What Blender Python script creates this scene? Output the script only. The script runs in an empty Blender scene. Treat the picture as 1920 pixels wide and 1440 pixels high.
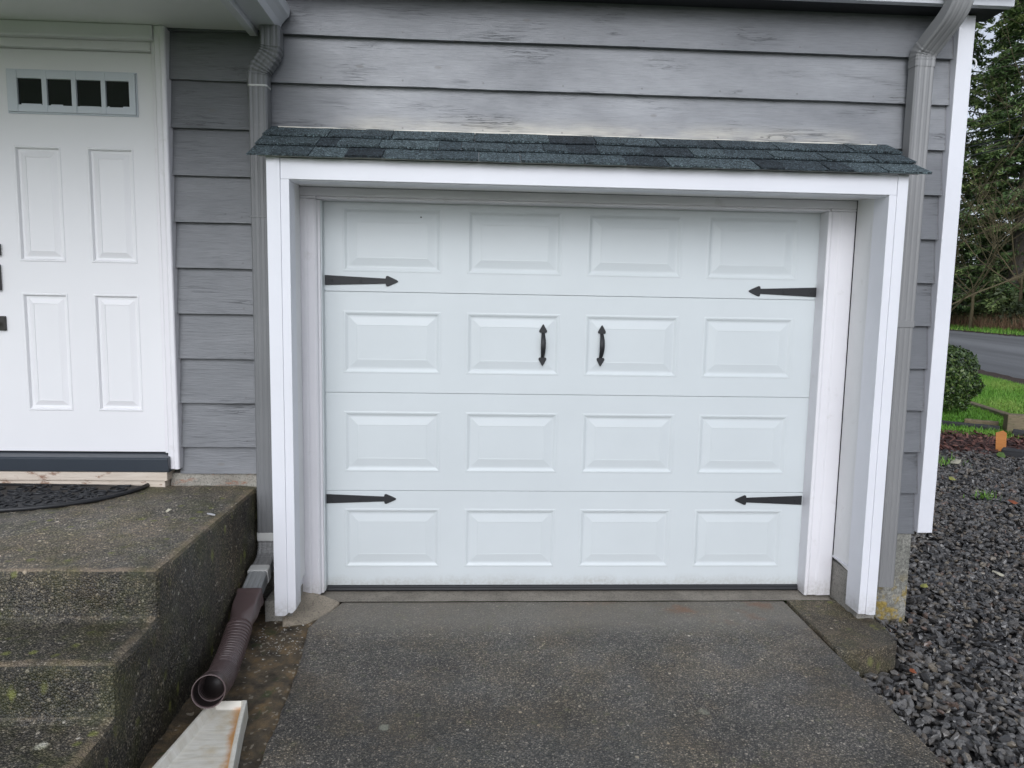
import bpy, bmesh, math, random
import numpy as np
from mathutils import Vector, Matrix, noise as mnoise

random.seed(7)
rng = np.random.default_rng(7)
S = bpy.context.scene
COL = S.collection
R = math.radians

# ------------------------------------------------------------------ camera
cam = bpy.data.cameras.new('camera')
cam.sensor_fit = 'HORIZONTAL'; cam.sensor_width = 36.0
cam.lens = 1331.0 / 1920.0 * 36.0
cam.clip_start = 0.05; cam.clip_end = 2000
co = bpy.data.objects.new('camera', cam); COL.objects.link(co)
YAW, PITCH, ROLL = 0.0513, 0.1101, -0.0180
CAMP = Vector((0.8035, -3.7898, 1.5417))
fwd = Vector((math.sin(YAW)*math.cos(PITCH), math.cos(YAW)*math.cos(PITCH), -math.sin(PITCH)))
rgt = Vector((math.cos(YAW), -math.sin(YAW), 0)); dwn = fwd.cross(rgt)
r_ = math.cos(ROLL)*rgt + math.sin(ROLL)*dwn
d_ = -math.sin(ROLL)*rgt + math.cos(ROLL)*dwn
M = Matrix.Identity(4)
for i in range(3):
    M[i][0] = r_[i]; M[i][1] = -d_[i]; M[i][2] = -fwd[i]; M[i][3] = CAMP[i]
co.matrix_world = M
S.camera = co

# ------------------------------------------------------------------ sky, sun, exposure (overcast)
SUN_EL, SUN_AZ = R(30), R(187)      # azimuth clockwise from +Y
w = bpy.data.worlds.new('World'); S.world = w; w.use_nodes = True
nt = w.node_tree; nt.nodes.clear()
out = nt.nodes.new('ShaderNodeOutputWorld'); bg = nt.nodes.new('ShaderNodeBackground')
sky = nt.nodes.new('ShaderNodeTexSky'); sky.sky_type = 'NISHITA'; sky.sun_disc = False
sky.sun_elevation = SUN_EL; sky.sun_rotation = SUN_AZ
sky.dust_density = 2.0; sky.air_density = 1.0; sky.ozone_density = 1.0
hs = nt.nodes.new('ShaderNodeHueSaturation'); hs.inputs['Saturation'].default_value = 0.22
tn = nt.nodes.new('ShaderNodeMixRGB'); tn.blend_type = 'MULTIPLY'; tn.inputs[0].default_value = 1.0; tn.inputs[2].default_value = (0.94, 0.985, 1.09, 1)
nt.links.new(sky.outputs[0], hs.inputs['Color']); nt.links.new(hs.outputs[0], tn.inputs[1]); nt.links.new(tn.outputs[0], bg.inputs[0])
bg.inputs[1].default_value = 0.15
nt.links.new(bg.outputs[0], out.inputs[0])
sl = bpy.data.lights.new('sun', 'SUN'); sl.energy = 0.85; sl.angle = R(34); sl.color = (0.96, 0.985, 1.0)
so = bpy.data.objects.new('sun', sl); COL.objects.link(so)
sd = Vector((math.sin(SUN_AZ)*math.cos(SUN_EL), math.cos(SUN_AZ)*math.cos(SUN_EL), math.sin(SUN_EL)))
so.rotation_euler = sd.to_track_quat('Z', 'Y').to_euler(); so.location = sd*30
S.view_settings.view_transform = 'Standard'; S.view_settings.look = 'None'
S.view_settings.gamma = 1; S.view_settings.exposure = 0.08
S.render.film_transparent = False

# ------------------------------------------------------------------ object helpers
def tag(o, label=None, cat=None, group=None, kind=None):
    if label: o['label'] = label
    if cat: o['category'] = cat
    if group: o['group'] = group
    if kind: o['kind'] = kind
    return o

def empty(name, loc, label, cat, group=None):
    o = bpy.data.objects.new(name, None); COL.objects.link(o)
    o.location = loc; o.empty_display_size = 0.2
    return tag(o, label, cat, group)

def finish(o, parent, m, smooth, bevel, origin):
    if m: o.data.materials.append(m)
    COL.objects.link(o)
    if origin is not None:
        o.data.transform(Matrix.Translation(-Vector(origin))); o.location = origin
    if parent is not None:
        o.parent = parent
        if parent.parent is None:
            o.matrix_parent_inverse = Matrix.Translation(-Vector(parent.location))
    o.data.polygons.foreach_set('use_smooth', np.full(len(o.data.polygons), bool(smooth)))
    if bevel:
        b = o.modifiers.new('bevel', 'BEVEL'); b.width = bevel; b.segments = 2
        b.limit_method = 'ANGLE'; b.angle_limit = R(40)
    return o

def obj(name, bm, m, parent=None, smooth=False, bevel=0, origin=None, recalc=True):
    if recalc: bmesh.ops.recalc_face_normals(bm, faces=bm.faces)
    me = bpy.data.meshes.new(name); bm.to_mesh(me); bm.free()
    return finish(bpy.data.objects.new(name, me), parent, m, smooth, bevel, origin)

def npobj(name, V, T, m, parent=None, col=None, smooth=False, origin=None):
    """mesh from numpy verts (n,3) and faces (k,3|4); col = per-vertex value/colour attribute 'tone'"""
    V = np.asarray(V, np.float32); T = np.asarray(T, np.int32); k = T.shape[1]
    me = bpy.data.meshes.new(name)
    me.vertices.add(len(V)); me.vertices.foreach_set('co', V.ravel())
    me.loops.add(T.size); me.loops.foreach_set('vertex_index', T.ravel())
    me.polygons.add(len(T)); me.polygons.foreach_set('loop_start', np.arange(0, T.size, k, dtype=np.int32))
    try: me.polygons.foreach_set('loop_total', np.full(len(T), k, np.int32))
    except Exception: pass
    me.update(calc_edges=True)
    if col is not None:
        a = me.attributes.new('tone', 'FLOAT', 'POINT'); a.data.foreach_set('value', np.asarray(col, np.float32))
    return finish(bpy.data.objects.new(name, me), parent, m, smooth, 0, origin)

def bx(bm, x0, x1, y0, y1, z0, z1):
    v = [bm.verts.new(p) for p in ((x0,y0,z0),(x1,y0,z0),(x1,y1,z0),(x0,y1,z0),(x0,y0,z1),(x1,y0,z1),(x1,y1,z1),(x0,y1,z1))]
    for f in ((0,3,2,1),(4,5,6,7),(0,1,5,4),(1,2,6,5),(2,3,7,6),(3,0,4,7)): bm.faces.new([v[i] for i in f])

def box(name, m, parent, *boxes, bevel=0.003, **kw):
    bm = bmesh.new()
    for b in boxes: bx(bm, *b)
    return obj(name, bm, m, parent, bevel=bevel, **kw)

def quad(bm, a, b, c, d):
    return bm.faces.new([bm.verts.new(p) for p in (a, b, c, d)])

def prism_xz(bm, pts, y0, y1):
    a = [bm.verts.new((x, y0, z)) for x, z in pts]; b = [bm.verts.new((x, y1, z)) for x, z in pts]
    bm.faces.new(a); bm.faces.new(b[::-1])
    for i in range(len(a)):
        j = (i+1) % len(a); bm.faces.new((a[j], a[i], b[i], b[j]))

def prism_yz(bm, pts, x0, x1):
    a = [bm.verts.new((x0, y, z)) for y, z in pts]; b = [bm.verts.new((x1, y, z)) for y, z in pts]
    bm.faces.new(a); bm.faces.new(b[::-1])
    for i in range(len(a)):
        j = (i+1) % len(a); bm.faces.new((a[j], a[i], b[i], b[j]))

def prism_xy(bm, pts, z0, z1):
    a = [bm.verts.new((x, y, z0)) for x, y in pts]; b = [bm.verts.new((x, y, z1)) for x, y in pts]
    bm.faces.new(a[::-1]); bm.faces.new(b)
    for i in range(len(a)):
        j = (i+1) % len(a); bm.faces.new((a[i], a[j], b[j], b[i]))

def spline(pts, step):
    """Catmull-Rom resample"""
    P = [Vector(p) for p in pts]; P = [P[0]*2-P[1]] + P + [P[-1]*2-P[-2]]
    out = []
    for i in range(1, len(P)-2):
        n = max(1, int((P[i+1]-P[i]).length/step))
        for k in range(n):
            t = k/n; a, b, c, d = P[i-1], P[i], P[i+1], P[i+2]
            out.append(0.5*((2*b)+(-a+c)*t+(2*a-5*b+4*c-d)*t*t+(-a+3*b-3*c+d)*t**3))
    out.append(P[-2]); return out

def sweep(bm, pts, prof, ux=None, caps=(True, True)):
    """prof(i, n) -> list of (u, v); u along world X (or given), v across"""
    rings = []; n = len(pts); ux = Vector(ux or (1, 0, 0))
    for i, p in enumerate(pts):
        t = (pts[min(i+1, n-1)] - pts[max(i-1, 0)]).normalized()
        u = (ux - t*ux.dot(t)).normalized(); v = t.cross(u)
        rings.append([bm.verts.new(p + u*a + v*b) for a, b in prof(i, n)])
    m = len(rings[0])
    for i in range(n-1):
        for j in range(m):
            k = (j+1) % m; bm.faces.new((rings[i][j], rings[i][k], rings[i+1][k], rings[i+1][j]))
    if caps[0]: bm.faces.new(rings[0][::-1])
    if caps[1]: bm.faces.new(rings[-1])
    return rings

def tube(bm, pts, r, seg=8, caps=(True, True), ux=None):
    pts = [Vector(p) for p in pts]
    rr = r if callable(r) else (lambda i, n: r)
    if ux is None:
        t = (pts[-1]-pts[0]).normalized(); ux = (1, 0, 0) if abs(t.x) < 0.8 else (0, 0, 1)
    return sweep(bm, pts, lambda i, n: [(rr(i, n)*math.cos(a*2*math.pi/seg), rr(i, n)*math.sin(a*2*math.pi/seg)) for a in range(seg)], ux, caps)

# ------------------------------------------------------------------ material helpers
class G:
    def __init__(s, name):
        s.m = bpy.data.materials.new(name); s.m.use_nodes = True; s.t = s.m.node_tree
        s.b = s.t.nodes['Principled BSDF']; s.co = None
    def n(s, typ, **kw):
        x = s.t.nodes.new('ShaderNode'+typ)
        for k, v in kw.items(): setattr(x, k, v)
        return x
    def l(s, a, b): s.t.links.new(a, b)
    def set(s, inp, v):
        if hasattr(v, 'is_output') or isinstance(v, bpy.types.NodeSocket): s.l(v, inp)
        else:
            if inp.type == 'RGBA' and len(v) == 3: v = (*v, 1)
            inp.default_value = v
    def coord(s, scale=(1, 1, 1)):
        if s.co is None: s.co = s.n('TexCoord').outputs['Object']
        if tuple(scale) == (1, 1, 1): return s.co
        mp = s.n('Mapping'); mp.inputs['Scale'].default_value = scale; s.l(s.co, mp.inputs[0]); return mp.outputs[0]
    def noise(s, scale, detail=4, rough=0.55, sc=(1, 1, 1), dist=0):
        x = s.n('TexNoise'); s.l(s.coord(sc), x.inputs['Vector'])
        x.inputs['Scale'].default_value = scale; x.inputs['Detail'].default_value = detail
        x.inputs['Roughness'].default_value = rough; x.inputs['Distortion'].default_value = dist
        return x.outputs[0]
    def voro(s, scale, sc=(1, 1, 1), feature='F1', rnd=1):
        x = s.n('TexVoronoi'); x.feature = feature; s.l(s.coord(sc), x.inputs['Vector'])
        x.inputs['Scale'].default_value = scale; x.inputs['Randomness'].default_value = rnd; return x
    def ramp(s, fac, *stops):
        x = s.n('ValToRGB'); s.l(fac, x.inputs[0]); e = x.color_ramp.elements
        while len(e) < len(stops): e.new(0.5)
        for k, (p, c) in enumerate(stops):
            e[k].position = p
            e[k].color = (c, c, c, 1) if not hasattr(c, '__len__') else (*c, 1)
        return x.outputs[0]
    def mix(s, fac, a, b, mode='MIX'):
        x = s.n('MixRGB', blend_type=mode); s.set(x.inputs[0], fac); s.set(x.inputs[1], a); s.set(x.inputs[2], b); return x.outputs[0]
    def math(s, op, a, b=0.0, clamp=False):
        x = s.n('Math', operation=op, use_clamp=clamp); s.set(x.inputs[0], a); s.set(x.inputs[1], b); return x.outputs[0]
    def axis(s, k):
        x = s.n('SeparateXYZ'); s.l(s.coord(), x.inputs[0]); return x.outputs[k]
    def maprange(s, v, a, b, c=0.0, d=1.0):
        x = s.n('MapRange'); x.interpolation_type = 'SMOOTHSTEP'; s.l(v, x.inputs[0])
        for i, q in enumerate((a, b, c, d)): x.inputs[i+1].default_value = q
        return x.outputs[0]
    def attr(s, name='tone'):
        x = s.n('Attribute'); x.attribute_name = name; return x.outputs['Fac']
    def bump(s, h, strength, dist, prev=None):
        x = s.n('Bump'); x.inputs['Strength'].default_value = strength; x.inputs['Distance'].default_value = dist
        s.l(h, x.inputs['Height'])
        if prev is not None: s.l(prev, x.inputs['Normal'])
        return x.outputs[0]
    def done(s, color, rough=0.6, normal=None, spec=0.5, metal=0):
        s.set(s.b.inputs['Base Color'], color); s.set(s.b.inputs['Roughness'], rough)
        s.b.inputs['Specular IOR Level'].default_value = spec; s.b.inputs['Metallic'].default_value = metal
        if normal is not None: s.l(normal, s.b.inputs['Normal'])
        return s.m

def paint(name, c, rough=0.4, var=0.05, bump=0.15, dirt=None, grain=None, foot=None):
    g = G(name)
    n1 = g.noise(2.3, 5); n2 = g.noise(40, 3)
    k = g.ramp(n1, (0.3, 1-var), (0.7, 1.0))
    colr = g.mix(1.0, c, k, 'MULTIPLY')
    if dirt:
        d = g.ramp(g.noise(9, 8, 0.7), (0.60, 0.0), (0.78, 0.6))
        colr = g.mix(d, colr, dirt)
    if foot:
        zz = g.math('ADD', g.axis(2), g.math('MULTIPLY', g.math('SUBTRACT', g.noise(7, 6, 0.7), 0.5), foot[1]*1.4))
        fm = g.math('MULTIPLY', g.maprange(zz, foot[1], foot[0]), g.ramp(g.noise(60, 5, 0.7), (0.35, 0.25), (0.65, 1.0)))
        colr = g.mix(g.math('MULTIPLY', fm, 0.5), colr, (0.30, 0.27, 0.22))
    h = n2 if grain is None else g.noise(30, 4, 0.6, grain)
    return g.done(colr, rough, g.bump(h, bump, 0.002))

def weather_siding():
    g = G('weathered grey siding paint')
    z = g.axis(2); x = g.axis(0)
    tone = g.attr()
    base = g.mix(tone, (0.115, 0.121, 0.132), (0.150, 0.156, 0.167))
    # broad washes along the boards
    wsh = g.ramp(g.noise(1.7, 7, 0.60, (0.9, 1, 2.0)), (0.18, 0.0), (0.74, 1.0))
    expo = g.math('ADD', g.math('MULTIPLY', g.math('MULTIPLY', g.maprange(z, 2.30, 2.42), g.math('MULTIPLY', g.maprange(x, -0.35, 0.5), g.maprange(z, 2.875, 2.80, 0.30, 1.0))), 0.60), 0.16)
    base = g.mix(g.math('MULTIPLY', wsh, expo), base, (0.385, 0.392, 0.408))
    # bare / chalky wood towards the drip edge of the board over the awning
    bandz = g.maprange(z, 2.52, 2.42, 0, 1); bandl = g.maprange(z, 2.392, 2.398, 0, 1)
    bx_ = g.math('MULTIPLY', g.maprange(x, 0.0, 0.35), g.maprange(x, 2.9, 2.6))
    worn = g.ramp(g.noise(2.2, 6, 0.65, (1.2, 1, 5)), (0.34, 0.15), (0.62, 1.0))
    f = g.math('MULTIPLY', g.math('MULTIPLY', bandz, bandl), g.math('MULTIPLY', bx_, worn))
    base = g.mix(g.math('MULTIPLY', f, 0.62), base, (0.60, 0.56, 0.47))
    # fine grain and checks
    gr = g.noise(1.0, 5, 0.6, (11, 20, 200), 0.4)
    grain = g.ramp(gr, (0.30, 0.62), (0.55, 1.0))
    base = g.mix(0.40, base, g.mix(1.0, base, grain, 'MULTIPLY'))
    ck = g.noise(1.0, 3, 0.6, (2.2, 8, 48), 1.2)
    ckm = g.math('MULTIPLY', g.ramp(ck, (0.478, 0.0), (0.493, 1.0), (0.507, 1.0), (0.522, 0.0)),
                 g.ramp(g.noise(2.5, 3, 0.5, (1, 1, 3)), (0.55, 0.0), (0.66, 1.0)))
    base = g.mix(g.math('MULTIPLY', ckm, 0.8), base, (0.07, 0.072, 0.075))
    kn = g.voro(1.0, (3.1, 1, 7.5))
    knm = g.ramp(kn.outputs['Distance'], (0.045, 1.0), (0.075, 0.0))
    base = g.mix(g.math('MULTIPLY', knm, 0.45), base, (0.14, 0.13, 0.12))
    fx = g.math('SUBTRACT', g.math('MULTIPLY', g.math('FRACT', g.math('DIVIDE', g.math('ADD', x, 50.13), 0.406)), 0.406), 0.203)
    fz = g.math('SUBTRACT', g.math('MULTIPLY', g.math('FRACT', g.math('DIVIDE', g.math('SUBTRACT', z, 0.3135), 0.2314)), 0.2314), 0.030)
    nd = g.math('SQRT', g.math('ADD', g.math('MULTIPLY', fx, fx), g.math('MULTIPLY', fz, fz)))
    nm = g.ramp(g.math('MULTIPLY', nd, 100.0), (0.40, 1.0), (0.62, 0.0))
    base = g.mix(g.math('MULTIPLY', nm, 0.45), base, (0.09, 0.088, 0.085))
    hsum = g.math('SUBTRACT', gr, g.math('MULTIPLY', ckm, 0.5))
    nrm = g.bump(hsum, 0.55, 0.004)
    nrm = g.bump(g.noise(2.0, 3, 0.5, (1.5, 1, 6)), 0.3, 0.02, nrm)
    rg = g.ramp(wsh, (0.0, 0.5), (1.0, 0.34))
    return g.done(base, rg, nrm)

def aggregate(name, dark, mid, tint, moss=0.0, wet=0.0, scale=1.0, zones=None, pale=0.06, lift=1.0):
    """exposed aggregate concrete: dark matrix, small stones, stains, moss"""
    g = G(name)
    v = g.voro(160*scale); v2 = g.voro(60*scale)
    sep = g.n('SeparateColor'); g.l(v.outputs['Color'], sep.inputs[0])
    sep2 = g.n('SeparateColor'); g.l(v2.outputs['Color'], sep2.inputs[0])
    stone = g.ramp(sep.outputs[0], (0.0, dark), (0.5, mid), (0.84, tint), (0.96, tuple(c*1.5 for c in tint)), (1.0, (0.38, 0.34, 0.28)))
    body = g.ramp(v.outputs['Distance'], (0.25, 1.0), (0.62, 0.35))
    c = g.mix(1.0, stone, body, 'MULTIPLY')
    # sparse larger pale stones
    big = g.math('MULTIPLY', g.ramp(sep2.outputs[1], (1-pale, 0.0), (1-pale+0.01, 1.0)), g.ramp(v2.outputs['Distance'], (0.22, 1.0), (0.34, 0.0)))
    c = g.mix(g.math('MULTIPLY', big, 0.8), c, g.mix(sep2.outputs[0], (0.22, 0.17, 0.12), (0.52, 0.48, 0.42)))
    v3 = g.voro(15); sep3 = g.n('SeparateColor'); g.l(v3.outputs['Color'], sep3.inputs[0])
    peb = g.math('MULTIPLY', g.ramp(sep3.outputs[0], (0.80, 0.0), (0.805, 1.0)), g.ramp(g.math('ADD', v3.outputs['Distance'], g.math('MULTIPLY', g.noise(120, 3), 0.06)), (0.115, 1.0), (0.150, 0.0)))
    c = g.mix(g.math('MULTIPLY', peb, 0.8), c, g.mix(sep3.outputs[1], (0.34, 0.28, 0.20), (0.56, 0.53, 0.47)))
    # broad tone
    bt = g.ramp(g.noise(1.3, 7, 0.62), (0.30, 0.55*lift), (0.70, 1.3*lift))
    c = g.mix(1.0, c, bt, 'MULTIPLY')
    bt2 = g.ramp(g.noise(0.75, 5, 0.6, (1, 1.6, 1)), (0.35, 0.72), (0.65, 1.18)); c = g.mix(1.0, c, bt2, 'MULTIPLY')
    br = g.ramp(g.noise(2.1, 8, 0.7), (0.46, 0.0), (0.66, 0.65))
    c = g.mix(br, c, g.mix(1.0, c, (1.35, 1.12, 0.78), 'MULTIPLY'))
    c = g.mix(g.math('MULTIPLY', br, 0.35), c, (0.120, 0.096, 0.066))
    if zones == 'driveway':
        y = g.math('ADD', g.axis(1), g.math('MULTIPLY', g.math('SUBTRACT', g.noise(3.2, 7, 0.62), 0.5), 0.42))
        dry = g.maprange(y, -0.58, -0.34)
        c = g.mix(g.math('MULTIPLY', dry, 0.62), c, (0.21, 0.19, 0.16))
        rust = g.math('MULTIPLY', g.ramp(g.noise(4.5, 5, 0.6), (0.56, 0.0), (0.68, 1.0)), g.math('MULTIPLY', dry, g.maprange(g.axis(0), 1.2, 1.9)))
        c = g.mix(g.math('MULTIPLY', rust, 0.6), c, (0.22, 0.10, 0.05))
        li = g.voro(2.6); lm = g.math('MULTIPLY', g.ramp(g.math('ADD', li.outputs['Distance'], g.math('MULTIPLY', g.noise(60, 4), 0.06)), (0.075, 1.0), (0.10, 0.0)), g.maprange(y, -0.9, -1.2))
        c = g.mix(g.math('MULTIPLY', lm, 0.65), c, (0.30, 0.31, 0.24))
    if zones == 'steps':
        li = g.voro(4.2); lm = g.ramp(g.math('ADD', li.outputs['Distance'], g.math('MULTIPLY', g.noise(50, 4), 0.10)), (0.10, 1.0), (0.14, 0.0))
        sl = g.n('SeparateColor'); g.l(li.outputs['Color'], sl.inputs[0])
        lm = g.math('MULTIPLY', lm, g.ramp(sl.outputs[0], (0.62, 0.0), (0.64, 1.0)))
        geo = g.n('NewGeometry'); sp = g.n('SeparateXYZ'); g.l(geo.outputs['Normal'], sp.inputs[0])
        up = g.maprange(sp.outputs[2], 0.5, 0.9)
        c = g.mix(g.math('MULTIPLY', g.math('MULTIPLY', lm, up), 0.75), c, (0.50, 0.48, 0.40))
        # up-facing surfaces lighter than risers and side, the landing most
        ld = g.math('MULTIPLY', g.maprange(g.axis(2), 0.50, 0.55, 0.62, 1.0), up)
        yy = g.math('ADD', g.axis(1), g.math('MULTIPLY', g.math('SUBTRACT', g.noise(26, 4), 0.5), 0.035))
        ns = g.math('ADD', g.math('ADD', g.ramp(g.math('ABSOLUTE', g.math('ADD', yy, 1.245)), (0.012, 1.0), (0.026, 0.0)), g.ramp(g.math('ABSOLUTE', g.math('ADD', yy, 1.565)), (0.012, 1.0), (0.026, 0.0))), g.ramp(g.math('ABSOLUTE', g.math('ADD', yy, 1.87)), (0.012, 1.0), (0.026, 0.0)))
        ns = g.math('MULTIPLY', ns, g.maprange(sp.outputs[2], 0.35, 0.75))
        xe = g.ramp(g.math('ADD', g.math('MULTIPLY', g.axis(0), -1.0), g.math('MULTIPLY', g.noise(26, 4), 0.02)), (0.372, 1.0), (0.392, 0.0))
        ns = g.math('MAXIMUM', ns, g.math('MULTIPLY', xe, g.maprange(sp.outputs[2], 0.3, 0.7)))
        c = g.mix(g.math('MULTIPLY', g.math('MULTIPLY', ns, 0.6), g.ramp(g.noise(9, 4), (0.35, 0.2), (0.6, 1.0))), c, (0.21, 0.155, 0.10))
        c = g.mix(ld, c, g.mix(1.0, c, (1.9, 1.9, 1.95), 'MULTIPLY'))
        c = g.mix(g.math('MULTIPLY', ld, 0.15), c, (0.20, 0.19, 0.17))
    if moss:
        mz = g.ramp(g.noise(5.5, 8, 0.72), (0.46, 0.0), (0.62, 1.0))
        c = g.mix(g.math('MULTIPLY', mz, moss*0.75), c, g.mix(0.55, g.mix(1.0, c, (0.80, 0.86, 0.48), 'MULTIPLY'), (0.050, 0.058, 0.018)))
        ms = g.voro(13.0, (1, 1, 0.55)); mm = g.math('MULTIPLY', g.ramp(g.math('ADD', ms.outputs['Distance'], g.math('MULTIPLY', g.math('SUBTRACT', g.noise(55, 5, 0.7), 0.5), 0.34)), (0.10, 1.0), (0.24, 0.0)), g.ramp(g.noise(3, 3), (0.42, 0.0), (0.52, 1.0)))
        c = g.mix(g.math('MULTIPLY', mm, moss), c, (0.19, 0.20, 0.055))
    h = g.math('SUBTRACT', 1.0, v.outputs['Distance'])
    nrm = g.bump(h, 0.75, 0.005)
    nrm = g.bump(g.noise(14, 5), 0.35, 0.012, nrm)
    rg = g.ramp(g.noise(3.2, 4), (0.35, 0.62-wet), (0.7, 0.85-wet*0.6))
    return g.done(c, rg, nrm, 0.45)

def plain_concrete(name, a, b, lichen=False, orange=False):
    g = G(name)
    c = g.ramp(g.noise(5, 8, 0.68), (0.28, a), (0.72, b))
    sp = g.ramp(g.noise(130, 3), (0.36, 0.62), (0.5, 1.0)); c = g.mix(1.0, c, sp, 'MULTIPLY')
    if lichen:
        zz = g.maprange(g.axis(2), 0.12, -0.08)
        lm = g.math('MULTIPLY', zz, g.ramp(g.noise(16, 8, 0.75), (0.46, 0.0), (0.56, 1.0)))
        c = g.mix(g.math('MULTIPLY', lm, 0.85), c, (0.36, 0.25, 0.035))
        dk = g.ramp(g.noise(60, 6, 0.7), (0.42, 0.55), (0.6, 1.0)); c = g.mix(1.0, c, dk, 'MULTIPLY')
    if orange:
        om = g.ramp(g.noise(7, 6, 0.7, (1, 1, 3)), (0.55, 0.0), (0.61, 1.0))
        c = g.mix(g.math('MULTIPLY', om, 0.7), c, (0.30, 0.12, 0.06))
    nrm = g.bump(g.noise(70, 6, 0.7), 0.5, 0.006)
    return g.done(c, 0.8, nrm)

def stones_mat(name, *cols, rough=0.45, spec=0.5):
    g = G(name); t = g.attr()
    c = g.ramp(t, *[(i/(len(cols)-1), q) for i, q in enumerate(cols)])
    k = g.ramp(g.noise(55, 5, 0.7), (0.35, 0.65), (0.7, 1.2)); c = g.mix(1.0, c, k, 'MULTIPLY')
    return g.done(c, rough, g.bump(g.noise(90, 4), 0.4, 0.004), spec)

def leaf_mat(name, *cols, rough=0.5, trans=0.15):
    g = G(name); t = g.attr()
    c = g.ramp(t, *[(i/(len(cols)-1), q) for i, q in enumerate(cols)])
    m = g.done(c, rough, None, 0.4)
    return m

MW = paint('white trim paint', (0.78, 0.785, 0.825), 0.42, 0.05, 0.22, grain=(2, 2, 30), foot=(0.0, 0.13))
MW2 = paint('inner trim paint', (0.79, 0.775, 0.80), 0.42, 0.06, 0.22, dirt=(0.56, 0.54, 0.52), foot=(-0.02, 0.10))
MRET = paint('return board paint', (0.82, 0.82, 0.815), 0.5, 0.07, 0.3, dirt=(0.50, 0.48, 0.44))
MDOOR = paint('garage door enamel', (0.620, 0.660, 0.670), 0.38, 0.05, 0.14, grain=(3, 1, 40), foot=(0.0, 0.07))
MENT = paint('entry door paint', (0.79, 0.785, 0.80), 0.4, 0.03, 0.06)
MWIN = paint('window frame vinyl', (0.60, 0.64, 0.69), 0.4, 0.03, 0.05)
MSOF = paint('porch soffit paint', (0.86, 0.86, 0.86), 0.55, 0.06, 0.12)
MDARK = paint('near-black soffit', (0.030, 0.032, 0.036), 0.7, 0.2, 0.2)  # near-black tone for the main eave soffit and wall core
MGUT = paint('aluminium gutter', (0.70, 0.715, 0.75), 0.32, 0.05, 0.05)
MDSP = paint('grey downspout paint', (0.180, 0.184, 0.188), 0.42, 0.14, 0.15, dirt=(0.25, 0.25, 0.245))
MDSP2 = paint('grey downspout paint lighter', (0.245, 0.245, 0.245), 0.42, 0.12, 0.15, dirt=(0.33, 0.325, 0.31))
MDSP3 = paint('bare grey downspout', (0.30, 0.31, 0.31), 0.36, 0.14, 0.12, dirt=(0.45, 0.45, 0.43))
MTAPE = paint('white joint tape', (0.62, 0.62, 0.60), 0.6, 0.12, 0.4, dirt=(0.40, 0.38, 0.33))
MBROWN = paint('brown plastic', (0.115, 0.080, 0.078), 0.34, 0.2, 0.12, dirt=(0.13, 0.095, 0.085))
MBROWNSHADE = paint('brown plastic shaded inside', (0.030, 0.022, 0.021), 0.5, 0.2, 0.1)  # darker copy of the brown, shade painted into the hose mouth
MIRON = paint('black iron', (0.013, 0.0135, 0.016), 0.55, 0.2, 0.3)
MBRONZE = paint('dark bronze', (0.030, 0.027, 0.024), 0.35, 0.2, 0.1)
MRUB = paint('black rubber', (0.020, 0.021, 0.024), 0.5, 0.25, 0.3)
MSILL = paint('slate grey sill', (0.040, 0.050, 0.064), 0.4, 0.25, 0.2, dirt=(0.085, 0.09, 0.095))
MSID = weather_siding()
MDRV = aggregate('exposed aggregate driveway', (0.046, 0.043, 0.039), (0.100, 0.092, 0.082), (0.185, 0.165, 0.138), moss=0.14, wet=0.30, zones='driveway', pale=0.04, lift=1.5)
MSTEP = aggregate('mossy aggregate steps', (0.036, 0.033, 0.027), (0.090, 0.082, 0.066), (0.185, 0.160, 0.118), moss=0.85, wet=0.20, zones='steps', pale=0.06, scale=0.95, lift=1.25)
MBLK = aggregate('mossy footing concrete', (0.075, 0.068, 0.054), (0.16, 0.14, 0.11), (0.26, 0.225, 0.17), moss=0.55, wet=0.05, pale=0.03, scale=1.2)
MFND = plain_concrete('foundation concrete', (0.19, 0.19, 0.165), (0.38, 0.37, 0.33), lichen=True)
MFNDL = plain_concrete('painted foundation strip', (0.20, 0.18, 0.15), (0.42, 0.40, 0.35), orange=True)
MCSILL = plain_concrete('smooth concrete sill', (0.15, 0.132, 0.108), (0.30, 0.27, 0.225))
MKERB = plain_concrete('worn sandy concrete', (0.20, 0.17, 0.13), (0.42, 0.36, 0.28))
MSTEM = plain_concrete('stem wall concrete', (0.20, 0.19, 0.17), (0.36, 0.34, 0.30))

def wood(name, a, b, peel=None):
    g = G(name)
    gr = g.noise(1.0, 5, 0.6, (6, 60, 90), 0.5)
    c = g.ramp(gr, (0.3, a), (0.7, b))
    if peel:
        c = g.mix(g.ramp(g.noise(9, 7, 0.7, (1, 1, 2.5)), (0.56, 0.0), (0.63, 1.0)), c, peel)
    return g.done(c, 0.65, g.bump(gr, 0.3, 0.003))
MWOOD = wood('raw pine strip', (0.52, 0.44, 0.36), (0.66, 0.58, 0.49), (0.26, 0.15, 0.10))
MSTAKE = wood('orange cedar stake', (0.42, 0.15, 0.030), (0.58, 0.24, 0.06))
MTIMB = wood('mossy old timber', (0.13, 0.10, 0.06), (0.24, 0.19, 0.11), (0.10, 0.10, 0.04))
MTIMBD = wood('wet black timber', (0.018, 0.019, 0.021), (0.045, 0.046, 0.050))

def glass_dark():
    g = G('dark window glass')
    return g.done((0.008, 0.010, 0.010), 0.05, None, 0.55)
MGLASS = glass_dark()

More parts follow.
